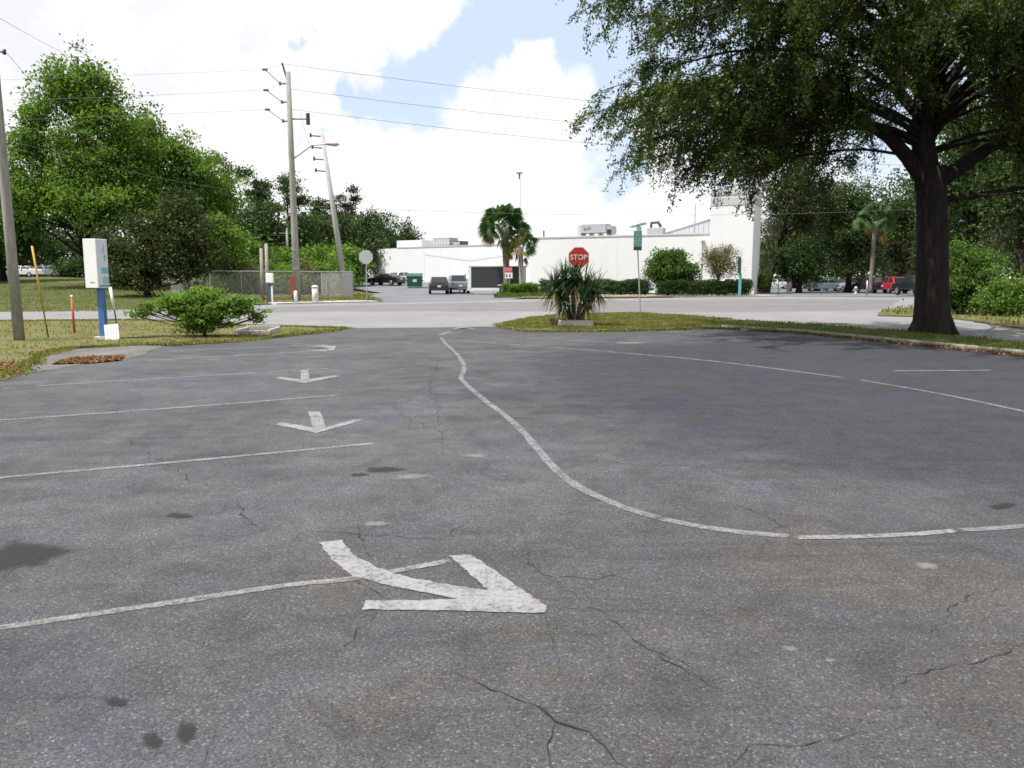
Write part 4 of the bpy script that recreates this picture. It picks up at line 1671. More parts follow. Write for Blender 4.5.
M['chain'] = mat_plain('galvanised_wire', (.55, .56, .55), .6)
chain(0, fL, 0, 0).build('chain_mesh', M['chain'], fe)
chain(fL, fL + .4, 0, 6).build('chain_mesh', M['chain'], fe)
chain(0, -.4, 0, 7).build('chain_mesh', M['chain'], fe)
g = MB()
g.tube([(0, 0, FH + .04), (fL, 0, FH + .04)], .035, 8)
g.build('top_rail', M['steel'], fe)
for i in range(6):
    g = MB()
    x = fL * i / 5
    r_ = .06 if i in (0, 5) else .024
    g.tube([(x, .03, 0), (x, .03, FH + .1)], r_, 8)
    g.build('post', M['steel'], fe)
for xx, yy in ((fL + .4, 6), (-.4, 7)):
    g = MB()
    g.tube([(xx, yy, 0), (xx, yy, FH + .1)], .05, 8)
    g.build('post', M['steel'], fe)
    x0 = fL if xx > 0 else 0
    g = MB()
    g.tube([(x0, 0, FH + .04), (xx, yy, FH + .04)], .03, 8)
    g.build('top_rail', M['steel'], fe)
g = MB()
g.box((fL - .55, -.1, 1.0), (.85, .06, 1.9))
g.build('gate_panel', M['steel'], fe)

# things in front of the fence
bb = gp(266, 302.8)
po = empty('wooden_post', bb, 'pair of grey wooden posts beside the white meter box', 'post')
for dx, hh in ((-.18, 3.5), (.16, 3.8)):
    g = MB()
    g.tube([(dx, 0, -.05), (dx, 0, hh)], [.12, .1], 10)
    g.build('post', M['pole'], po, True)
bb = gp(270.5, 303)
po = empty('meter_pedestal', bb, 'white and blue meter box on a short stand by the fence', 'meter box')
g = MB()
g.box((0, 0, .62), (.22, .16, 1.25))
g.build('stand', mat_plain('slate_blue_stand', (.06, .09, .16), .6), po, False, .02)
g = MB()
g.box((.14, -.03, .55), (.1, .1, 1.1))
g.build('conduit', M['white'], po)
g = MB()
g.box((.02, -.02, 1.6), (.46, .24, .62))
g.build('meter_box', M['white'], po, False, .03)
bb = gp(294.5, 303)
po = empty('warning_marker', bb, 'faded orange utility marker at the foot of the tall pole', 'marker')
g = MB()
g.box((0, -.34, 1.15), (.34, .08, 1.2))
g.build('panel', mat_plain('dull_red_marker', (.22, .06, .035), .7, 0, .2, .4), po, False, .03)
g = MB()
g.tube([(0, -.3, 0), (0, -.3, .7)], .06, 8)
g.build('post', M['darksteel'], po)
bb = gp(296, 304)
po = empty('bollard', bb, 'short white bollard below the orange utility marker', 'bollard')
g = MB()
g.tube([(0, 0, 0), (0, 0, .75), (0, 0, .82)], [.11, .11, .06], 12)
g.build('post', M['white'], po, True)
bb = gp(315.5, 303.2)
po = empty('cable_pedestal', bb, 'pale cylindrical cable pedestal right of the tall pole', 'pedestal')
g = MB()
g.tube([(0, 0, 0), (0, 0, 1.0)], .2, 14)
g.build('housing', M['curbwhite'], po, True)
g = MB()
g.tube([(0, 0, 1.0), (0, 0, 1.06), (0, 0, 1.14)], [.23, .23, .12], 14)
g.build('cap', M['curbwhite'], po, True)
g = MB()
g.box((0, 0, .06), (9.5, .35, .12))
o = g.build('kerb_stone', M['curbwhite'], None)
o.location = gp(290, 303) + Vector((0, 1.6, 0))
tag(o, 'long pale concrete kerb stone behind the meter box and bollard', 'kerb stone')

# ------------------------------------------------------------------ SIGN CABINET and small things at the left
sb = gp(101.5, 339.5)
sg = empty('sign_cabinet', sb, 'white box sign on a blue post', 'sign')
g = MB()
g.box((.05, .05, .66), (.16, .16, 1.4))
g.build('post', M['bluepost'], sg, False, .01)
g = MB()
g.box((.02, .04, .04), (.32, .3, .08))
g.build('base_plate', M['curbwhite'], sg)
cab = empty('cabinet', (0, 0, 0), None, None)
bpy.data.objects.remove(cab)
rz = R(-58)      # lettered face looks right, blank side looks at the camera
z0 = ap(100, 288, sb.y).z - sb.z
z1 = ap(100, 239, sb.y).z - sb.z
hh = z1 - z0
g = MB()
g.box((0, 0, 0), (.38, .42, hh))
cabo = g.build('cabinet', M['signwhite'], sg, False, .012, (-.03, .05, (z0 + z1) / 2))
cabo.rotation_euler = (0, 0, R(-12))
g = MB()
g.box((.192, 0, 0), (.012, .38, hh - .06))
face = g.build('sign_face', M['signpale'], cabo)
g = MB()
g.box((.201, .0, -hh * .5 + .06), (.012, .36, .03))
g.build('frame_edge', M['logogrey'], cabo)
g = MB()
g.box((.201, .06, hh * .29), (.006, .035, .24))
g.box((.201, .0, hh * .27), (.006, .03, .1))
g.build('logo', M['coping'], cabo)
text_obj('T', .2, M['logogrey'], cabo, (.201, .08, hh * .1), (R(90), 0, R(90)))
g = MB()
g.box((.201, .06, -hh * .14), (.006, .26, .15))
g.build('logo_panel', M['logoblue'], cabo)
g = MB()
for (y_, z_, a_, b_) in ((.08, -.29, .2, .03), (.08, -.39, .2, .03), (-.01, -.34, .03, .12), (.17, -.34, .03, .12), (.08, -.34, .09, .05)):
    g.box((.201, y_, z_ * hh), (.006, a_, b_))
g.build('emblem', M['logoblue'], cabo)
g = MB()
g.box((.02, -.213, -hh * .38), (.16, .006, .012))
g.box((.02, -.213, -hh * .38), (.012, .0062, .06))
g.build('latch', M['steel'], cabo)
o = empty('white_pipe', gp(111.5, 336), 'thin white pipe hanging at the right side of the box sign', 'pipe')
g = MB()
g.tube([(.12, .1, 0), (.1, .1, .5), (.08, .1, .72)], .02, 8)
g.build('stake', M['darksteel'], o)
g = MB()
g.tube([(.08, .1, .72), (.0, .1, 1.35)], .04, 8)
g.build('pipe', M['white'], o, True)
o = empty('yard_sign', gp(112.5, 340.2), 'small white sign board leaning beside the blue post', 'sign board', None, R(12))
Mx = Matrix.Rotation(R(-14), 4, 'X') @ Matrix.Rotation(R(-5), 4, 'Y')
g = MB()
g.plate([(-.17, 0), (.17, 0), (.17, .42), (-.17, .42)], .02, Mx)
bo = g.build('board', M['signwhite'], o)
g = MB()
for xx in (-.1, -.03, .05, .11):
    g.plate([(xx - .012, .12), (xx + .012, .12), (xx + .012, .34), (xx - .012, .34)], .024, Mx)
g.build('faded_print', mat_plain('faded_print_grey', (.55, .56, .6), .6), o)
g = MB()
for xx in (-.12, .12):
    g.tube([(xx, .03, 0), (xx, .12, .2)], .01, 6)
g.build('stand', M['darksteel'], o)
# guy wire guard
a = gp(48.5, 338.5)
e = ap(32, 246, a.y)
o = empty('guy_guard', a, 'tall leaning yellow guy wire guard beside the near pole', 'guy guard')
d = e - a
g = MB()
g.tube([d * .12, d], [.018, .03], 8)
g.build('guard', M['yellow'], o, True)
g = MB()
g.tube([Vector((0, 0, 0)), d * .14], .022, 8)
g.build('anchor_rod', M['darksteel'], o)
a = gp(74.5, 333.5)
e = ap(71.5, 295, a.y)
o = empty('marker_stake', a, 'short faded red marker stake between guy guard and blue post', 'marker stake')
d = e - a
g = MB()
g.tube([Vector((0, 0, 0)), d * .93], [.036, .032], 8)
g.build('stake', M['orange'], o, True)
g = MB()
g.tube([d * .93, d], .036, 8)
g.build('cap', M['white'], o, True)
# carport-like sign frame behind the near pole
o = empty('sign_gantry', place(5, 100, 1.72), 'pale T-shaped frame behind the near utility pole', 'sign gantry')
g = MB()
g.tube([(0, 0, 0), (0, 0, 2.7)], .14, 8)
g.build('post', M['steel'], o)
g = MB()
g.box((.0, 0, 2.6), (2.9, .3, .4))
g.build('beam', M['coping'], o)
g = MB()
g.box((1.2, 0, 1.25), (4.2, .15, .14))
g.build('rail', M['coping'], o)
# white house side behind trees
# planter box left of drive
a = gp(257, 334)
o = empty('planter_box', a, 'empty grey concrete planter frame right of the sprawling bush', 'planter', None, R(2))
for (x, y, sx, sy, h_) in ((0, -.42, 1.0, .08, .13), (0, .7, 1.0, .08, .2), (-.46, .14, .08, 1.04, .16), (.46, .14, .08, 1.04, .16)):
    g = MB()
    g.box((x, y, h_ / 2), (sx, sy, h_))
    g.build('side_wall', M['concrete'], o, False, .01)
g = MB()
g.box((0, .14, .04), (.84, 1.04, .06))
g.build('soil', mat_plain('dark_soil', (.03, .025, .02), .95), o)

# ------------------------------------------------------------------ STOP SIGN etc.
a = gp(577, 322.5)
c_ = ap(578, 257.5, a.y)
o = empty('stop_sign', a, 'red octagonal stop sign behind the spiky planter palm', 'stop sign')
r_ = .375 / math.cos(R(22.5))
oct_ = [(r_ * math.cos(R(22.5 + 45 * i)), r_ * math.sin(R(22.5 + 45 * i))) for i in range(8)]
cz = c_.z
Mx = Matrix.Translation((.03, -.05, cz))
g = MB()
g.tube([(.03, 0, -.05), (.03, 0, cz + .3)], .028, 8)
g.build('post', M['steel'], o)
g = MB()
g.plate([(x * 1.0, z * 1.0) for x, z in oct_], .008, Mx)
pl = g.build('plate', M['white'], o)
g = MB()
g.plate([(x * .94, z * .94) for x, z in oct_], .012, Mx)
g.build('red_face', M['stopred'], o)
text_obj('STOP', .255, M['white'], o, (.03, -.062, cz), (R(90), 0, 0), extrude=.003)
# planter with palm
a = gp(573.5, 327.5)
o = empty('planter_box', a, 'whitewashed planter block holding the spiky palm', 'planter')
g = MB()
g.box((.05, 0, .1), (1.15, .6, .3))
g.build('block', M['curbwhite'], o, False, .03)
g = MB()
g.box((-.66, .02, .13), (.26, .6, .34))
g.build('end_block', mat_plain('brown_timber', (.09, .06, .045), .9), o, False, .02)
g = MB()
g.box((.05, 0, .256), (1.0, .46, .03))
g.build('soil', M['gravel'], o)


def sword_plant(name, label, loc, heads, seed):
    rg = random.Random(seed)
    root = empty(name, loc, label, 'plant')
    st = MB()
    vs, fs, tint = [], [], []
    dv, df, dt = [], [], []
    for (hx, hy, hz, nl, ln_) in heads:
        bx_, by_ = hx * .3, hy * .3
        st.tube([(bx_, by_, 0), ((bx_ + hx) / 2 + rg.uniform(-.05, .05), (by_ + hy) / 2, hz * .55), (hx, hy, hz)], [.06, .05, .045], 8)
        for i in range(nl):
            az = rg.uniform(0, 2 * math.pi)
            el = rg.uniform(-1.0, 1.45)
            dead = el < -.45
            L = ln_ * rg.uniform(.7, 1.15)
            dr = Vector((math.cos(az) * math.cos(el), math.sin(az) * math.cos(el), math.sin(el)))
            p = Vector((hx, hy, hz)) + dr * .04
            side = Vector((-math.sin(az), math.cos(az), 0))
            w0 = rg.uniform(.022, .036)
            V, Fq = (dv, df) if dead else (vs, fs)
            o_ = len(V)
            K = 6
            for k in range(K):
                t = k / (K - 1)
                w_ = w0 * (1 - t ** 1.6) + .002
                V.append(tuple(p + side * w_))
                V.append(tuple(p - side * w_))
                dr = (dr + Vector((0, 0, -.10 - .16 * t * (1.1 if el < .6 else .5)))).normalized()
                p = p + dr * L / (K - 1)
            for k in range(K - 1):
                b_ = o_ + 2 * k
                Fq.append((b_, b_ + 1, b_ + 3, b_ + 2))
                (dt if dead else tint).append(rg.uniform(0, 1))
    for nm, V, Fq, tn, mt in (('leaves', vs, fs, tint, M['yucca']), ('dead_leaves', dv, df, dt, M['palm_dead'])):
        if not V:
            continue
        me = bpy.data.meshes.new(nm)
        me.from_pydata(V, [], Fq)
        at = me.attributes.new('tint', 'FLOAT', 'FACE')
        at.data.foreach_set('value', tn)
        me.materials.append(mt)
        ob = bpy.data.objects.new(nm, me)
        COL.objects.link(ob)
        ob.parent = root
    st.build('stem', M['bark_grey'], root, True)
    return root


sword_plant('yucca', 'spiky dark green yucca growing in the white planter before the stop sign', a + Vector((0, 0, .27)),
            [(-.62, -.05, .95, 110, .85), (-.3, .15, 1.2, 100, .8), (.05, -.1, 1.15, 110, .85), (.35, .1, 1.0, 110, .85), (.7, -.05, .9, 110, .8), (-.35, -.2, .55, 90, .85), (.35, -.25, .55, 90, .85), (.0, .2, 1.35, 80, .6)], 4)

# green street name sign
a = gp(640.5, 315)
o = empty('street_name_sign', a, 'green street name blade hung on end at the top of a thin pole', 'street sign')
tp = ap(637, 232, a.y)
d = tp - a
g = MB()
g.tube([Vector((0, 0, -.05)), d], .03, 8)
g.build('post', M['steel'], o)
zt, zb = d.z + .05, ap(637, 250.5, a.y).z
g = MB()
g.box((d.x * .95 + .02, -.06, (zt + zb) / 2), (.36, .02, zt - zb))
bl_ = g.build('blade', M['sgreen'], o, False, .01)
g = MB()
for i, (xx, z_, h_) in enumerate(((-.08, -.05, .18), (.02, -.1, .24), (-.03, .22, .1), (.07, .05, .16))):
    g.box((d.x * .95 + .02 + xx, -.0725, (zt + zb) / 2 + z_), (.03, .004, h_))
g.build('worn_lettering', mat_plain('worn_print', (.22, .38, .33), .6), o)
g = MB()
g.box((d.x * .95 + .02, -.073, zb + .09), (.34, .004, .13))
g.build('blade_foot', M['tealdark'], o)

# round sign seen from behind
a = gp(367, 301)
o = empty('round_sign', a, 'grey back of a sign on a thin post at the lot entrance', 'sign')
c_ = ap(366, 257, a.y)
d = c_ - a
g = MB()
g.tube([(0, 0, -.05), (d.x, 0, d.z)], .045, 8)
g.build('post', M['steel'], o)
g = MB()
g.plate([(x * 1.25, z * 1.25) for x, z in oct_], .02, Matrix.Translation((d.x, -.06, d.z)) @ Matrix.Rotation(R(8), 4, 'Z'))
g.build('plate', M['coping'], o)
# small red and white sign by the trailer
a = gp(509.5, 295.3)
o = empty('notice_sign', a, 'small red over white notice sign in front of the palm trunk', 'sign')
z_t = ap(508, 267.5, a.y).z
z_b = ap(508, 278.2, a.y).z
zm = z_b + (z_t - z_b) * .52
g = MB()
g.tube([(.02, 0, 0), (0, 0, z_t)], .045, 8)
g.build('post', M['steel'], o)
g = MB()
g.box((-.12, -.07, (zm + z_t) / 2), (.74, .03, z_t - zm))
g.build('red_panel', M['signred'], o)
g = MB()
g.box((-.07, -.07, (zm + z_b) / 2 - .01), (.7, .03, zm - z_b))
g.build('white_panel', M['white'], o)
g = MB()
for xx in (-.2, .1):
    g.box((-.07 + xx, -.088, (zm + z_b) / 2 - .01), (.16, .006, .26))
g.box((-.1, -.088, zm + .12), (.66, .006, .04))
g.build('print', M['logogrey'], o)
a = gp(505.5, 294.5)
o = empty('bollard', a, 'stubby pale bollard under the red and white notice sign', 'bollard')
g = MB()
g.tube([(0, 0, 0), (0, 0, .72), (0, 0, .8)], [.17, .17, .08], 12)
g.build('post', M['curbwhite'], o, True)

# light pole behind the palms
a = place(519.3, 81)
o = empty('light_pole', a, 'tall slim steel light pole rising behind the palms', 'light pole')
z_t = ap(519, 173, 81).z
g = MB()
g.tube([(0, 0, 0), (0, 0, z_t)], [.13, .09], 10)
g.build('pole', M['steel'], o, True)
g = MB()
g.tube([(0, 0, 0), (0, 0, .8)], .3, 12)
g.build('footing', M['curbwhite'], o, True)
g = MB()
g.box((0, -.1, z_t), (.6, .5, .16))
g.build('lamp_head', M['steel'], o, False, .03)
a = place(786, 92)
o = empty('light_pole', a, 'pale lamp post in the right car park left of the small dark tree', 'light pole')
g = MB()
g.tube([(0, 0, 0), (0, 0, 5.2)], [.16, .12], 10)
g.build('pole', M['white'], o, True)
g = MB()
g.box((0, 0, 5.2), (.9, .5, .2))
g.build('lamp_head', M['white'], o, False, .03)
# teal post
a = gp(739.5, 297)
o = empty('teal_post', a, 'slim teal sign post at the right end of the hedge', 'sign post')
z_t = ap(739, 257, a.y).z
g = MB()
g.box((.0, 0, 1.0), (.2, .2, 2.0))
g.build('post', M['teal'], o, False, .02)
g = MB()
g.box((-.12, 0, 2.0 + (z_t - 2) / 2), (.14, .5, z_t - 2.0))
g.build('panel_edge', M['tealdark'], o)
g = MB()
g.box((.09, 0, 2.0 + (z_t - 2.2) / 2), (.22, .5, z_t - 2.2))
g.build('panel', M['signwhite'], o)
# hydrant, posts in the right lot
a = place(853.5, 77)
o = empty('fire_hydrant', a, 'pale yellowish fire hydrant at the roadside in the right lot', 'hydrant')
g = MB()
g.tube([(0, 0, 0), (0, 0, .08), (0, 0, .1), (0, 0, .55), (0, 0, .58), (0, 0, .63), (0, 0, .75), (0, 0, .82)], [.18, .18, .13, .13, .17, .17, .12, .04], 12)
hy = g.build('barrel', mat_plain('hydrant_yellow', (.34, .32, .24), .6), o, True)
g = MB()
g.tube([(-.24, 0, .45), (.24, 0, .45)], .07, 10)
g.build('nozzle', mat_plain('hydrant_cap', (.3, .28, .2), .6), o, True)
a = place(864.5, 74)
o = empty('bollard', a, 'slim grey post at the roadside before the dark blue SUV', 'bollard')
g = MB()
g.tube([(0, 0, 0), (0, 0, 1.35)], .07, 8)
g.build('post', M['steel'], o, True)
a = place(776.5, 73)
o = empty('sign_post', a, 'thin dark post at the roadside right of the tower', 'post')
g = MB()
g.tube([(0, 0, 0), (0, 0, 1.7)], .035, 8)
g.build('post', M['darksteel'], o, True)
g = MB()
g.box((0, -.04, 1.6), (.3, .02, .3))
g.build('plate', M['darksteel'], o)

# ------------------------------------------------------------------ HEDGES AND SHRUBS


def hedge(name, label, x0, x1, y, h, w, mat, seed, nc):
    rg = np.random.default_rng(seed)
    root = empty(name, ((x0 + x1) / 2, y, .05), label, 'hedge')
    L = x1 - x0
    P = np.stack([rg.uniform(-L / 2, L / 2, nc), rg.uniform(-w / 2, w / 2, nc), rg.uniform(.05, 1, nc) ** .7 * h], 1)
    P[:, 2] *= 1 + .08 * np.sin(P[:, 0] * 2.1)
    C, T = clump_leaves(P, .12, 14, rg)
    C[:, 2] = np.maximum(C[:, 2], .03)
    sz = .13 * rg.uniform(.6, 1.3, len(C))
    leaf_obj('foliage', C, T, sz, sz * .6, mat, root, seed)
    g = MB()
    k = int(L / .6)
    for i in range(k):
        x = -L / 2 + L * (i + .5) / k
        g.tube([(x, 0, 0), (x + random.uniform(-.1, .1), random.uniform(-.1, .1), h * .6)], [.03, .015], 5)
    g.build('stem', M['bark'], root)
    return root


hedge('hedge', 'clipped dark hedge left of the round shrub, behind the street sign pole', 2.6, 12.2, 72.3, 1.3, 1.2, M['dark_leaf'], 31, 1900)
hedge('hedge', 'clipped dark hedge under the round shrub, ending at the teal post', 12.9, 21.2, 71.3, 1.25, 1.2, M['dark_leaf'], 32, 1700)
hedge('hedge', 'low green hedge at the foot of the palms beside the trailer', -.8, 2.4, 74.0, .95, 1.4, M['green_leaf'], 33, 600)

tree('round_shrub', 'rounded leafy green shrub tree before the white wall', 'shrub', place(667, 72.6, .05), [(0, 0, 2.6, 2.0, 1.6, 1.5), (-.8, 0, 2.1, 1.3, 1.2, 1.0), (1.6, .1, 1.9, 1.1, 1.1, 1.0), (.2, 0, 3.3, 1.2, 1.1, .7)],
     300, 46, .24, .2, M['mid_leaf'], M['bark'], 41, .13, 2.2, limbs=20)
tree('sparse_shrub', 'sparse olive brown small tree before the tower wall', 'tree', place(717, 71.8, .05), [(0, 0, 3.1, 1.6, 1.4, 1.2), (.3, 0, 2.2, 1.3, 1.1, .8), (-.7, 0, 3.4, .9, .9, .8), (.5, 0, 3.9, .8, .8, .6)],
     170, 36, .3, .14, M['olive_leaf'], M['bark_grey'], 42, .12, 2.6, limbs=46)

# sprawling bush at the left verge
bb = gp(205, 337)
tree('sprawling_bush', 'bright green sprawling bush with spreading branches on the verge', 'bush', bb,
     [(-.1, 0, .42, .58, .6, .42), (.1, .1, .6, .6, .6, .4), (-.45, -.1, 1.0, .8, .6, .2), (.7, 0, .95, .85, .6, .2), (.05, 0, 1.22, .65, .5, .17), (1.25, -.1, .68, .5, .4, .15), (-1.2, 0, .82, .6, .35, .13), (-1.75, -.1, .66, .4, .3, .09), (.35, -.3, .75, .8, .5, .18), (1.5, 0, .5, .22, .25, .1), (-.7, .2, .74, .6, .5, .17)],
     320, 40, .1, .085, M['bush_leaf'], M['bark'], 43, .05, .9, limbs=90, flat=.4)
rg_ = np.random.default_rng(77)
wp = [(-1.45, 0, .9), (1.5, -.1, .55), (1.7, 0, .5), (-.9, 0, 1.15), (.4, 0, 1.42), (-.2, 0, 1.38), (1.1, -.2, 1.0), (-1.6, .1, .75)]

# bright bushes across the road at the right
tree('bright_bush', 'tall bright green bush right of the oak trunk', 'bush', ap(962, 316, 35) - Vector((0, 0, 0)), [(0, 0, 1.5, 1.5, 1.3, 1.4), (-.5, 0, 1.1, 1.1, 1.1, 1.0), (.5, 0, 2.3, 1.0, .9, .8), (-.4, 0, 2.6, .7, .7, .6)],
     260, 46, .2, .13, M['mid_leaf'], M['bark'], 44, .07, 2.2, limbs=20)
tree('bright_bush', 'lower yellow green bush at the right frame edge', 'bush', ap(1003, 320, 33), [(0, 0, .8, 1.1, .9, .75), (.9, 0, .9, 1.0, .9, .8), (-.2, 0, 1.3, .6, .6, .45)],
     130, 46, .2, .13, M['green_leaf'], M['bark'], 45, .05, 1.2, limbs=14)
for px, Y, s_, sd_ in ((1060, 36, 1.5, 46), (1110, 38, 1.6, 47)):
    tree('bright_bush', ['tall leafy bush standing further right beyond the lower one', 'bushy green shrub at the far right of the roadside'][sd_ - 46], 'bush', place(px, Y, .03), [(0, 0, 1.3 * s_, 1.5, 1.3, 1.2 * s_)], 130, 40, .22, .15, M['mid_leaf'], M['bark'], sd_, .07, 2, limbs=8)

# ------------------------------------------------------------------ TREES at the left
GL = 'trees across the road on the left'


def tz(x, y):
    return max(0, bank_z(x, y)) if x < -14 and y > 36 else 0


def tp_(px, Y):
    p = place(px, Y)
    p.z = tz(p.x, p.y) - .05
    return p


tree('tall_tree', 'tallest bright green broadleaf tree with a pointed crown at left', 'tree', tp_(95, 68),
     [(-.5, 0, 16.9, 1.5, 1.5, 2.6), (1.0, 0, 17.0, 1.3, 1.3, 2.6), (-2.2, 0, 15.9, 1.3, 1.3, 2.7), (2.0, 0, 15.6, 1.1, 1.1, 2.6), (.3, 0, 15.0, 2.8, 2.6, 2.6), (-3.8, 0, 13.8, 1.6, 1.8, 2.8), (2.8, 0, 13.6, 1.9, 2.0, 2.6), (-4.4, 0, 11.6, 2.0, 2.4, 2.2), (0, 0, 11.0, 4.6, 4.2, 3.2), (3.8, 0, 11.0, 2.8, 2.8, 2.8), (-2.6, -1, 7.6, 4.2, 3.6, 2.2), (3.0, -1.5, 7.0, 4.0, 3.6, 2.4), (-5, -1, 7.4, 2.4, 2.4, 1.5)],
     760, 62, .5, .27, M['green_leaf'], M['bark'], 51, .42, 18.5, GL, limbs=70, shell=.6)
tree('leafy_tree', 'mid green leafy tree filling in right of the tallest tree', 'tree', tp_(160, 73), [(-.5, 0, 13.6, 2.0, 2.0, 2.4), (1.8, 0, 11.6, 2.6, 2.4, 2.4), (-2.0, 0, 10.5, 3.0, 3, 3.0), (4.2, 0, 9.6, 2.4, 2.4, 2.3), (0.5, 0, 7, 4.4, 4, 3.4)],
     460, 56, .5, .28, M['green_leaf'], M['bark'], 52, .3, 12, GL, limbs=24, shell=.5)
tree('leafy_tree', 'dark green leafy tree left of the bare pine, behind the fence corner', 'tree', tp_(209, 76), [(-.6, 0, 9.6, 2.3, 2.3, 2.3), (1.6, 0, 7.4, 2.2, 2.2, 2.2), (0, 0, 5, 3.2, 3, 3)], 320, 50, .48, .28, M['green_leaf'], M['bark'], 53, .26, 9, GL, limbs=18)
tree('brownish_tree', 'dark brownish dense tree behind the bush and white sign', 'tree', tp_(150, 57), [(0, 0, 2.6, 3.0, 2.6, 2.5), (2.6, 0, 3.0, 1.8, 2.0, 2.6), (-1.8, 0, 2.2, 1.5, 2, 1.9), (1.6, 0, 5.6, 1.3, 1.4, 1.6), (4.2, .6, 3.6, 1.4, 1.4, 2.6), (-2.6, .3, 3.9, 1.2, 1.4, 1.7), (2.6, .5, 6.6, 1.0, 1.0, 1.2), (-.2, 0, 4.8, 1.5, 1.4, 1.3), (3.2, .3, 4.9, 1.1, 1.2, 1.4)], 420, 46, .36, .22, M['brown_leaf'], M['bark'], 54, .22, 5, GL, limbs=16)
tree('vine_tree', 'bright vine covered small tree at the fence left corner', 'tree', tp_(226, 66), [(0, 0, 3.6, 1.5, 1.4, 2.4), (.9, -.3, 2.6, 1.4, 1.2, 1.4), (-.5, 0, 5.2, 1.0, 1, 1.2)], 230, 46, .3, .22, M['green_leaf'], M['bark'], 55, .16, 5, GL, limbs=12)
for k, (px, Y, h, w_, mt, lab) in enumerate((
        (8, 80, 13, 4.2, 'dark_leaf', 'dark tree behind the near utility pole'),
        (-45, 76, 12, 5, 'green_leaf', 'green tree left of the near utility pole'),
        (40, 122, 11, 6, 'dark_leaf', 'dark tree behind the parked cars on the bank, left'),
        (95, 124, 12, 6, 'dark_leaf', 'dark tree behind the white sign box'),
        (-100, 84, 14, 5, 'dark_leaf', 'dark tree at the far left edge'),
        (-10, 124, 10, 5, 'dark_leaf', 'dark tree beyond the pale T-shaped frame'))):
    tree('background_tree', lab, 'tree', tp_(px, Y), [(0, 0, h * .68, w_ * .8, w_ * .8, h * .3), (-w_ * .4, 0, h * .42, w_ * .7, w_ * .7, h * .26), (w_ * .4, 0, h * .4, w_ * .7, w_ * .7, h * .28)], 200, 44, .7, .4, M[mt], M['bark'], 60 + k, .28, h * .7, GL, limbs=14)
for k, (px, Y, h, w_, lab) in enumerate(((70, 95, 1.9, 1.7, 'black green shrub beside the silver cars on the bank'), (84, 92, 2.2, 2.0, 'dark shrub under the tall tree'), (125, 88, 2.6, 3.0, 'dark undergrowth shrub behind the white sign post'))):
    tree('dark_shrub', lab, 'shrub', tp_(px, Y), [(0, 0, h * .5, w_ * .6, w_ * .6, h * .5)], 70, 40, .35, .26, M['dark_leaf'], M['bark'], 70 + k, .1, h * .5, GL, limbs=4)

# woods behind the fence
GW = 'woods behind the fence'
woods = [  # px, Y, top y, half width px, kind, label
    (231, 130, 158, 17, 'pine', 'M', 'bare spindly pine standing above the leafy trees'),
    (263, 120, 172, 24, 'pine', 'D', 'tall broad topped pine left of the tall pole'),
    (292, 125, 178, 22, 'pine', 'D', 'tall pine directly behind the tall pole'),
    (327, 130, 203, 12, 'pine', 'D', 'slim dark pine left of the leaning pole'),
    (355, 138, 188, 9, 'pine', 'M', 'thinnest sparse pine top right of the leaning pole'),
    (340, 136, 196, 8, 'pine', 'M', 'second sparse pine top behind the leaning pole'),
    (380, 142, 209, 22, 'round', 'D', 'rounded dark tree near the right end of the woods'),
    (410, 150, 221, 15, 'round', 'D', 'last tree of the woods, over the white wing'),
    (246, 100, 212, 24, 'round', 'D', 'dark tree behind the fence, below the bare pine'),
    (270, 98, 206, 22, 'round', 'D', 'dark leafy tree left of the tall pole behind the fence'),
    (300, 104, 212, 24, 'round', 'D', 'dark leafy tree between the two poles'),
    (322, 108, 212, 20, 'round', 'D', 'dark tree just left of the leaning pole'),
    (345, 112, 212, 22, 'round', 'D', 'dark tree right of the leaning pole'),
    (366, 126, 211, 20, 'round', 'D', 'dark tree above the white van'),
    (393, 146, 226, 18, 'round', 'D', 'dark tree left of the last tree of the woods'),
    (255, 86, 240, 24, 'round', 'G', 'mid green bushy tree behind the fence, left part'),
    (284, 88, 250, 20, 'round', 'G', 'mid green bushy tree behind the tall pole foot'),
    (318, 90, 248, 22, 'round', 'G', 'mid green bushy tree behind the pale pedestal'),
    (343, 96, 246, 18, 'round', 'G', 'mid green bushy tree behind the fence right end'),
]
for k, (px, Y, ty, hw_px, kd, mt, lab) in enumerate(woods):
    h = (278 - ty) / F * Y + 1.6
    w_ = hw_px / F * Y
    mat = {'M': M['brown_leaf'], 'D': M['dark_leaf'], 'G': M['green_leaf']}[mt]
    b_ = place(px, Y, -.05)
    if kd == 'pine':
        rgk = random.Random(k)
        el = []
        nE = 5
        for i in range(nE):
            f = .62 + .33 * i / (nE - 1)
            rr = w_ * (1.0 - .35 * abs(i - 2) / 2) * .55
            el.append((rgk.uniform(-.5, .5) * w_, rgk.uniform(-.4, .4) * w_, h * f, rr, rr, h * .045))
        tree('pine_tree', lab, 'tree', b_, el, 60 if mt == 'M' else 130, 34, .5 if mt == 'M' else .6, .34, mat, M['bark'], 100 + k, .22, h * .97, GW, limbs=26, flat=.45)
    else:
        tree('forest_tree', lab, 'tree', b_, [(0, 0, h * .72, w_ * .8, w_ * .8, h * .26), (w_ * .3, 0, h * .45, w_, w_, h * .28), (-w_ * .4, 0, h * .3, w_, w_, h * .27)], 210, 42, .62, .42, mat, M['bark'], 100 + k, .25, h * .75, GW, limbs=8)
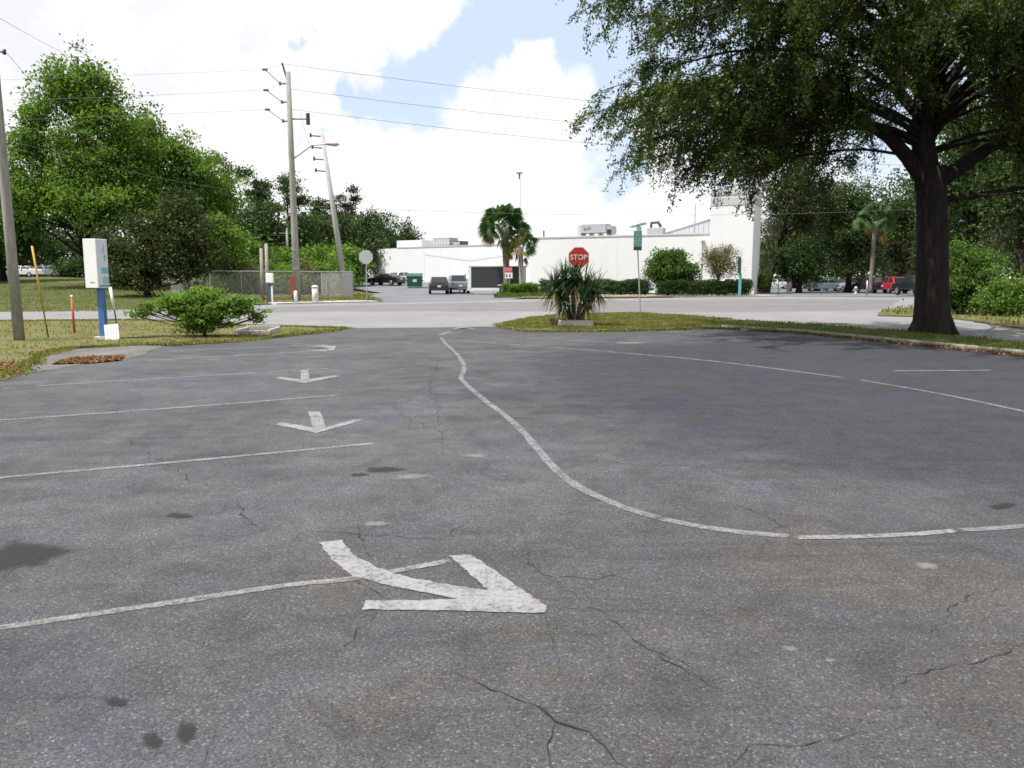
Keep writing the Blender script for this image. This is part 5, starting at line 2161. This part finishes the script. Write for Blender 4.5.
for k, (px, Y, ty, hw_px, lab) in enumerate(((228, 66, 262, 16, 'green shrub inside the fence left corner'), (250, 68, 264, 18, 'weedy shrub behind the fence, left of the meter box'), (268, 70, 258, 15, 'green shrub behind the paired wooden posts'), (284, 70, 262, 15, 'weedy shrub behind the orange marker'),
                                              (303, 72, 258, 14, 'green shrub just right of the tall pole foot, inside the fence'), (320, 73, 264, 14, 'weedy shrub behind the pale pedestal, inside the fence'), (338, 75, 260, 12, 'weedy shrub at the right end inside the fence'))):
    h = (278 - ty) / F * Y + 1.6
    w_ = hw_px / F * Y
    tree('weedy_shrub', lab, 'shrub', place(px, Y, -.03), [(0, 0, h * .5, w_, w_ * .8, h * .5), (w_ * .3, 0, h * .3, w_, w_ * .8, h * .32)], 220, 36, .28, .2, M[('bush_leaf', 'olive_leaf', 'green_leaf')[k % 3]], M['bark_grey'], 140 + k, .06, h * .5, GW, limbs=8)

# ------------------------------------------------------------------ TREES at the right, beyond the road
GR = 'trees of the right car park'


def moss(root, pts, n, seed, ln_=1.0):
    rg = np.random.default_rng(seed)
    P = np.array(pts)[rg.integers(0, len(pts), n)]
    C = P + rg.normal(size=(n, 3)) * np.array([.25, .25, .1])
    C[:, 2] -= rg.uniform(0, ln_, n) ** 1.3
    d = np.zeros((n, 3))
    d[:, 2] = -2
    leaf_obj('moss', C, rg.uniform(0, 1, n), .3, .05, M['moss'], root, seed, 0, d)


rts = [  # px, Y, top y, bottom y, half width, leaf, label, lean
    (764, 88, 150, 235, 38, 'brown_leaf', 'leaning dark trunked live oak beside the tower', (3.0, 0)),
    (797, 86, 232, 284, 19, 'dark_leaf', 'small dense dark tree in the middle of the right lot entrance', (0, 0)),
    (815, 100, 175, 262, 36, 'brown_leaf', 'brownish live oak hung with moss behind the small dark tree', (0, 0)),
    (846, 88, 165, 282, 30, 'dark_leaf', 'dark dense tree left of the red SUV', (0, 0)),
    (898, 100, 190, 272, 30, 'brown_leaf', 'mossy tree over the red and black vehicles', (0, 0)),
    (962, 58, 85, 255, 40, 'dark_leaf', 'tall dark tree behind the bright bush', (0, 0)),
    (1015, 54, 60, 262, 46, 'dark_leaf', 'tall mossy dark tree at the right frame edge', (0, 0)),
    (1075, 56, 60, 290, 50, 'dark_leaf', 'tall dark tree beyond the right frame edge', (0, 0)),
    (938, 80, 170, 280, 30, 'brown_leaf', 'brownish tree directly right of the oak trunk', (0, 0)),
]
for k, (px, Y, ty, by, hw_px, mt, lab, ln_) in enumerate(rts):
    h = (278 - ty) / F * Y + 1.6
    h0 = max(.2, (278 - by) / F * Y + 1.6)
    w_ = hw_px / F * Y
    m_ = (h + h0) / 2
    hh_ = (h - h0) / 2
    r0 = tree('shade_tree', lab, 'tree', place(px, Y, -.05), [(ln_[0], 0, m_ + hh_ * .3, w_ * .8, w_ * .8, hh_ * .7), (-w_ * .4 + ln_[0], 0, m_ - hh_ * .25, w_ * .7, w_ * .7, hh_ * .7), (w_ * .45 + ln_[0], 0, m_ - hh_ * .35, w_ * .65, w_ * .7, hh_ * .62)],
              320 if h - h0 > 4 else 130, 46, .5 if h > 6 else .32, .25, M[mt], M['bark'], 160 + k, .34 if h > 6 else .2, m_ + hh_ * .2, GR, limbs=24, lean=ln_, shell=.6)
    if k in (0, 2, 4, 6, 8):
        pts = [(ln_[0] + random.uniform(-w_, w_), random.uniform(-w_, w_) * .6, h0 + random.uniform(-.2, hh_)) for _ in range(40)]
        moss(r0, pts, 2200, 180 + k, 1.6)
for k, (px, Y, h, w_, lab) in enumerate(((792, 126, 16, 7, 'distant tree right of the leaning oak'), (880, 122, 18, 7, 'distant tall tree over the silver and navy SUVs'), (914, 112, 17, 7, 'distant tall tree behind the black pickup'), (945, 100, 18, 6, 'distant tall tree just right of the oak trunk'), (985, 92, 19, 7, 'distant tall tree over the bright bush'), (860, 150, 13, 8, 'distant tree behind the dark dense tree'), (930, 140, 12, 8, 'distant tree behind the oak trunk'), (770, 175, 11, 8, 'distant pale green tree past the tower'), (1010, 120, 15, 9, 'distant tree behind the tall mossy tree'))):
    tree('background_tree', lab, 'tree', place(px, Y, 0), [(0, 0, h * .6, w_ * .7, w_ * .7, h * .36), (-w_ * .5, 0, h * .4, w_ * .6, w_ * .6, h * .3), (w_ * .5, 0, h * .42, w_ * .6, w_ * .6, h * .32)], 240, 40, .8, .42, M['dark_leaf' if k < 5 else 'olive_leaf' if k == 7 else 'brown_leaf'], M['bark'], 190 + k, .3, h * .6, GR, limbs=8)
tree('green_shrub', 'small round green shrub at the foot of the tower', 'shrub', place(759.5, 84, 0), [(0, 0, 1.2, .9, .9, 1.1)], 60, 36, .22, .18, M['green_leaf'], M['bark'], 200, .06, 1.2, limbs=6)

# ------------------------------------------------------------------ PALMS


def palm(name, label, loc, h, rad, nfr, ndead, seed, bark, tr=.2, lean=0, group='cabbage palms'):
    rg = random.Random(seed)
    root = empty(name, loc, label, 'palm', group)
    g = MB()
    n = 14
    for_pts = [(lean * (i / n) ** 1.5, 0, h * i / n - (.05 if i == 0 else 0)) for i in range(n + 1)]
    g.tube(for_pts, [tr * (1.25 if i == 0 else 1.0 + .08 * (i % 2) + (.35 if i >= n - 2 else 0)) for i in range(n + 1)], 12)
    g.build('trunk', bark, root, True)
    top = Vector(for_pts[-1])
    for nm, cnt, lo, hi, mt in (('crown', nfr, -.35, 1.35, M['palm_leaf']), ('dead_fronds', ndead, -1.3, -.3, M['palm_dead'])):
        V, Fc, T = [], [], []
        for i in range(cnt):
            az = 2 * math.pi * (i * .618 % 1) + rg.uniform(-.2, .2)
            el = lo + (hi - lo) * ((i + .5) / cnt) ** .8
            dr = Vector((math.cos(az) * math.cos(el), math.sin(az) * math.cos(el), math.sin(el)))
            side = Vector((-math.sin(az), math.cos(az), 0))
            upv = side.cross(dr).normalized()
            if upv.z < 0:
                upv = -upv
            upv = (upv * math.cos(1) + side * math.sin(1) * rg.choice((-1, 1)) * rg.uniform(.3, 1.5)).normalized()
            side = dr.cross(upv).normalized()
            pl_ = rad * rg.uniform(.4, .68)
            c = top + dr * pl_ + Vector((0, 0, -.1 * pl_ * math.cos(el)))
            o_ = len(V)
            V += [tuple(top + side * .03), tuple(top - side * .03), tuple(c - side * .02), tuple(c + side * .02)]
            Fc.append((o_, o_ + 1, o_ + 2, o_ + 3))
            tn = rg.uniform(.15, .85)
            T.append(tn)
            NL = 17
            for q in range(NL):
                a = -1.5 + 3.0 * q / (NL - 1)
                ld = (dr * math.cos(a) + side * math.sin(a)).normalized()
                L = rad * .42 * (.72 + .28 * math.cos(a)) * rg.uniform(.9, 1.08)
                wv_ = ld.cross(upv).normalized() * rad * .03
                mid_ = c + ld * L * .6 + upv * (-.06 * L)
                tip = c + ld * L + Vector((0, 0, -.28 * L)) - upv * .1 * L
                o_ = len(V)
                V += [tuple(c + wv_ * .4), tuple(c - wv_ * .4), tuple(mid_ - wv_), tuple(mid_ + wv_), tuple(tip)]
                Fc += [(o_, o_ + 1, o_ + 2, o_ + 3), (o_ + 3, o_ + 2, o_ + 4)]
                tt = min(1, max(0, tn + rg.uniform(-.2, .2)))
                T += [tt, tt]
        if cnt == 0:
            continue
        me = bpy.data.meshes.new(nm)
        me.from_pydata(V, [], Fc)
        at = me.attributes.new('tint', 'FLOAT', 'FACE')
        at.data.foreach_set('value', T)
        me.materials.append(mt)
        ob = bpy.data.objects.new(nm, me)
        COL.objects.link(ob)
        ob.parent = root
    return root


ph = ap(504, 227, 77).z
palm('cabbage_palm', 'taller of the two palms, with a thick trunk, behind the trailer', place(507, 77.5, 0), ph, 2.75, 48, 6, 5, M['bark_palm'], .3, -.25)
ph2 = ap(520, 245, 76).z
palm('cabbage_palm', 'shorter palm with yellowed fronds and a pale thin trunk', place(521.5, 76, 0), ph2, 1.9, 22, 7, 6, M['bark_pale'], .2, -.1)
palm('cabbage_palm', 'palm with a greyish trunk among the trees of the right lot', place(868, 84, 0), 7.4, 2.3, 36, 2, 7, M['bark_palm'], .2, .1)
palm('cabbage_palm', 'palm with brown fronds right of the tower under the oak', place(788, 96, 0), 7.6, 2.6, 26, 10, 8, M['bark_palm'], .22, .1)

# ------------------------------------------------------------------ THE OAK


def oak():
    rg = random.Random(12)
    nrg = np.random.default_rng(12)
    base = gp(932, 333.5)
    root = empty('oak_tree', base, 'huge spreading live oak with a dark trunk on the grass strip', 'tree')
    wood = MB()
    # trunk with flared foot
    tp = [(0, 0, -.1), (-.02, 0, .15), (-.04, 0, .6), (-.1, 0, 1.5), (-.18, 0, 2.8), (-.3, 0, 4.0), (-.38, 0, 4.7)]
    tr_ = [.6, .54, .49, .44, .41, .4, .42]
    wood.tube(tp, tr_, 18)
    for k in range(6):
        a = k * 1.05 + .3
        wood.tube([(math.cos(a) * .34, math.sin(a) * .34, .5), (math.cos(a) * .52, math.sin(a) * .52, .1), (math.cos(a) * .72, math.sin(a) * .72, -.08)], [.15, .13, .06], 8)
    twigs = []

    def poly(p, d, L, steps, endel, wig, r0, r1):
        pts = [Vector(p)]
        d = Vector(d).normalized()
        az = math.atan2(d.y, d.x)
        el0 = math.asin(max(-1, min(1, d.z)))
        for i in range(steps):
            t = (i + 1) / steps
            el = el0 + (endel - el0) * t ** .9 + rg.uniform(-wig, wig) * .6
            az += rg.uniform(-wig, wig)
            dd = Vector((math.cos(az) * math.cos(el), math.sin(az) * math.cos(el), math.sin(el)))
            pts.append(pts[-1] + dd * L / steps)
        rad = [r0 + (r1 - r0) * (i / steps) ** .8 for i in range(steps + 1)]
        return pts, rad
    fork = Vector((-.38, 0, 4.5))
    lead = [fork + Vector((0, 0, -.4)), fork + Vector((-.25, .1, 1.2)), fork + Vector((-.35, 0, 2.8)), fork + Vector((-.1, .1, 4.6)), fork + Vector((-.3, 0, 6.6))]
    wood.tube(lead, [.36, .29, .22, .15, .07], 12)
    limbs = [  # az, el0, el1, length, r, start height on the leader
        (176, 62, -22, 9.9, .295, 0), (196, 50, -22, 9.6, .2, 1.6), (162, 52, -18, 8.0, .2, 1.8), (222, 56, -6, 9.6, .22, 1.8), (255, 62, 4, 9.2, .22, 1.6),
        (290, 58, 2, 9.2, .22, 1.9), (325, 54, 0, 10.0, .22, 1.6), (2, 40, 8, 11.0, .30, -.1), (352, 8, 2, 8.5, .18, -.5), (120, 62, 10, 6.0, .2, 1.4), (60, 58, 10, 6.0, .2, 1.2),
        (150, 70, 40, 6.5, .22, 2.6), (300, 76, 50, 7.2, .24, 2.2), (188, 56, -4, 9.9, .24, 2.6), (206, 58, -2, 10.0, .22, 3.0), (275, 66, 14, 8.0, .2, 3.0), (335, 62, 14, 8.5, .2, 2.8),
        (180, 34, -26, 8.2, .15, 1.2), (202, 36, -24, 8.3, .15, 1.3), (232, 44, -14, 8.5, .16, 1.6), (168, 36, -24, 7.2, .14, 1.1), (30, 56, 16, 7.5, .2, 1.5), (192, 30, -30, 6.6, .12, 1.0), (216, 36, -24, 7.0, .12, 1.5), (174, 62, 0, 10.2, .22, 3.2), (196, 66, 8, 10.4, .22, 4.0), (181, 62, 6, 10.4, .2, 4.2), (182, 40, -2, 9.0, .2, 2.4), (191, 42, 2, 9.2, .2, 3.0), (175, 40, 4, 8.8, .2, 3.4), (187, 66, 14, 10.0, .2, 5.0), (198, 62, 4, 10.0, .2, 4.6), (262, 48, -20, 7.5, .14, 2.8), (285, 46, -24, 7, .14, 2.6), (240, 40, -26, 7.5, .14, 2.2), (306, 50, -26, 7, .14, 2.4), (5, 30, -40, 6.5, .12, .8), (345, 30, -44, 6, .12, .9),
        (245, 50, -10, 7, .14, 2.4), (183, 20, -22, 5.2, .1, .6), (20, 50, -20, 8, .16, 1.2), (340, 52, -22, 8, .16, 1.4), (356, 60, -34, 6.8, .14, 1.5), (312, 46, -34, 6.4, .12, 1.8), (330, 36, -40, 6.4, .12, 1.4), (318, 60, -30, 7, .12, 3.2), (350, 48, -36, 7, .12, 2.4), (280, 60, -34, 5.5, .12, 2.8), (178, 44, -30, 9.0, .15, 1.1), (200, 40, -36, 7.6, .12, 1.1), (160, 34, -32, 6, .1, 1.0), (145, 40, -30, 6, .1, .9)]
    for (az, e0, e1, L, r, hs) in limbs:
        a = R(az)
        e0r, e1r = R(e0), R(e1)
        d = Vector((math.cos(a) * math.cos(e0r), math.sin(a) * math.cos(e0r), math.sin(e0r)))
        st = fork + Vector((-.08 * hs + math.cos(a) * .12, math.sin(a) * .12, hs - .2))
        r = r * .78 if r > .29 else r * .5
        pts, rad = poly(st, d, L, 12, e1r, .13, r, .02)
        wood.tube(pts, rad, 10)
        nb = int(L * 1.75)
        for k in range(nb):
            t = (.26 if 90 < az < 250 else .13) + .74 * (k + rg.random() * .8) / nb
            t = min(t, .985)
            i = min(11, int(t * 12))
            p = pts[i].lerp(pts[i + 1], t * 12 - i)
            dd = (pts[i + 1] - pts[i]).normalized()
            sgn = 1 if k % 2 else -1
            az2 = math.atan2(dd.y, dd.x) + sgn * rg.uniform(.35, 1.1)
            el2 = rg.uniform(-.15, .65)
            d2 = Vector((math.cos(az2) * math.cos(el2), math.sin(az2) * math.cos(el2), math.sin(el2)))
            L2_ = rg.uniform(1.7, 3.4) * (1.15 - .45 * t)
            r2 = max(.014, rad[i] * .36)
            p2, rd2 = poly(p, d2, L2_, 6, rg.uniform(-.85, -.1), .2, r2, .012)
            wood.tube(p2, rd2, 6, False)
            for q in range(6):
                t2 = .2 + .8 * (q + rg.random()) / 6
                j = min(5, int(t2 * 6))
                pp_ = p2[j].lerp(p2[j + 1], t2 * 6 - j)
                az3 = az2 + rg.uniform(-1.3, 1.3)
                el3 = rg.uniform(-.95, .3)
                d3 = Vector((math.cos(az3) * math.cos(el3), math.sin(az3) * math.cos(el3), math.sin(el3)))
                L3 = rg.uniform(.55, 1.5)
                p3, rd3 = poly(pp_, d3, L3, 3, el3 - .7, .2, .012, .005)
                wood.tube(p3, rd3, 4, False)
                twigs.append(p3)
    wood.build('trunk', M['bark'], root, True)
    per = 74
    A_ = np.array([[list(p) for p in tw] for tw in twigs])   # n,4,3
    n = len(A_)
    t = nrg.uniform(0, 3, (n, per))
    i = np.minimum(2, t.astype(int))
    f = (t - i)[..., None]
    idx = np.arange(n)[:, None]
    C = A_[idx, i] * (1 - f) + A_[idx, i + 1] * f
    C = C + nrg.normal(size=C.shape) * np.array([.075, .075, .07])
    T = np.clip(nrg.uniform(-.1, .95, (n, 1)) ** 1 * .8 + nrg.uniform(-.05, .3, (n, per)), 0, 1)
    C = C.reshape(-1, 3)
    sz = .098 * nrg.uniform(.65, 1.35, len(C))
    d = nrg.normal(size=(len(C), 3))
    d[:, 2] -= .5
    leaf_obj('crown', C, T.reshape(-1), sz, sz * .42, M['oak_leaf'], root, 99, .3, d)
    print('oak twigs', n, 'leaves', len(C))
    return root


oak()

# ------------------------------------------------------------------ far wood that closes the horizon
rg = np.random.default_rng(300)
n = 2600
ang = rg.uniform(R(-75), R(75), n)
rad = rg.uniform(255, 300, n)
hgt = 9 + 3 * np.sin(ang * 23) + 2 * np.sin(ang * 61)
P = np.stack([np.sin(ang) * rad, np.cos(ang) * rad, rg.uniform(0, 1, n) ** .8 * hgt], 1)
P = P[~((np.abs(P[:, 0]) < 62) & (P[:, 0] > -70))]
C, T = clump_leaves(P, 1.2, 16, rg)
C[:, 2] = np.maximum(C[:, 2], 0)
o = leaf_obj('far_woods', C, T, 1.5, 1.0, M['dark_leaf'], None, 301)
tag(o, 'distant line of dark woods along the horizon', 'woods', None, 'stuff')
print('scene built')
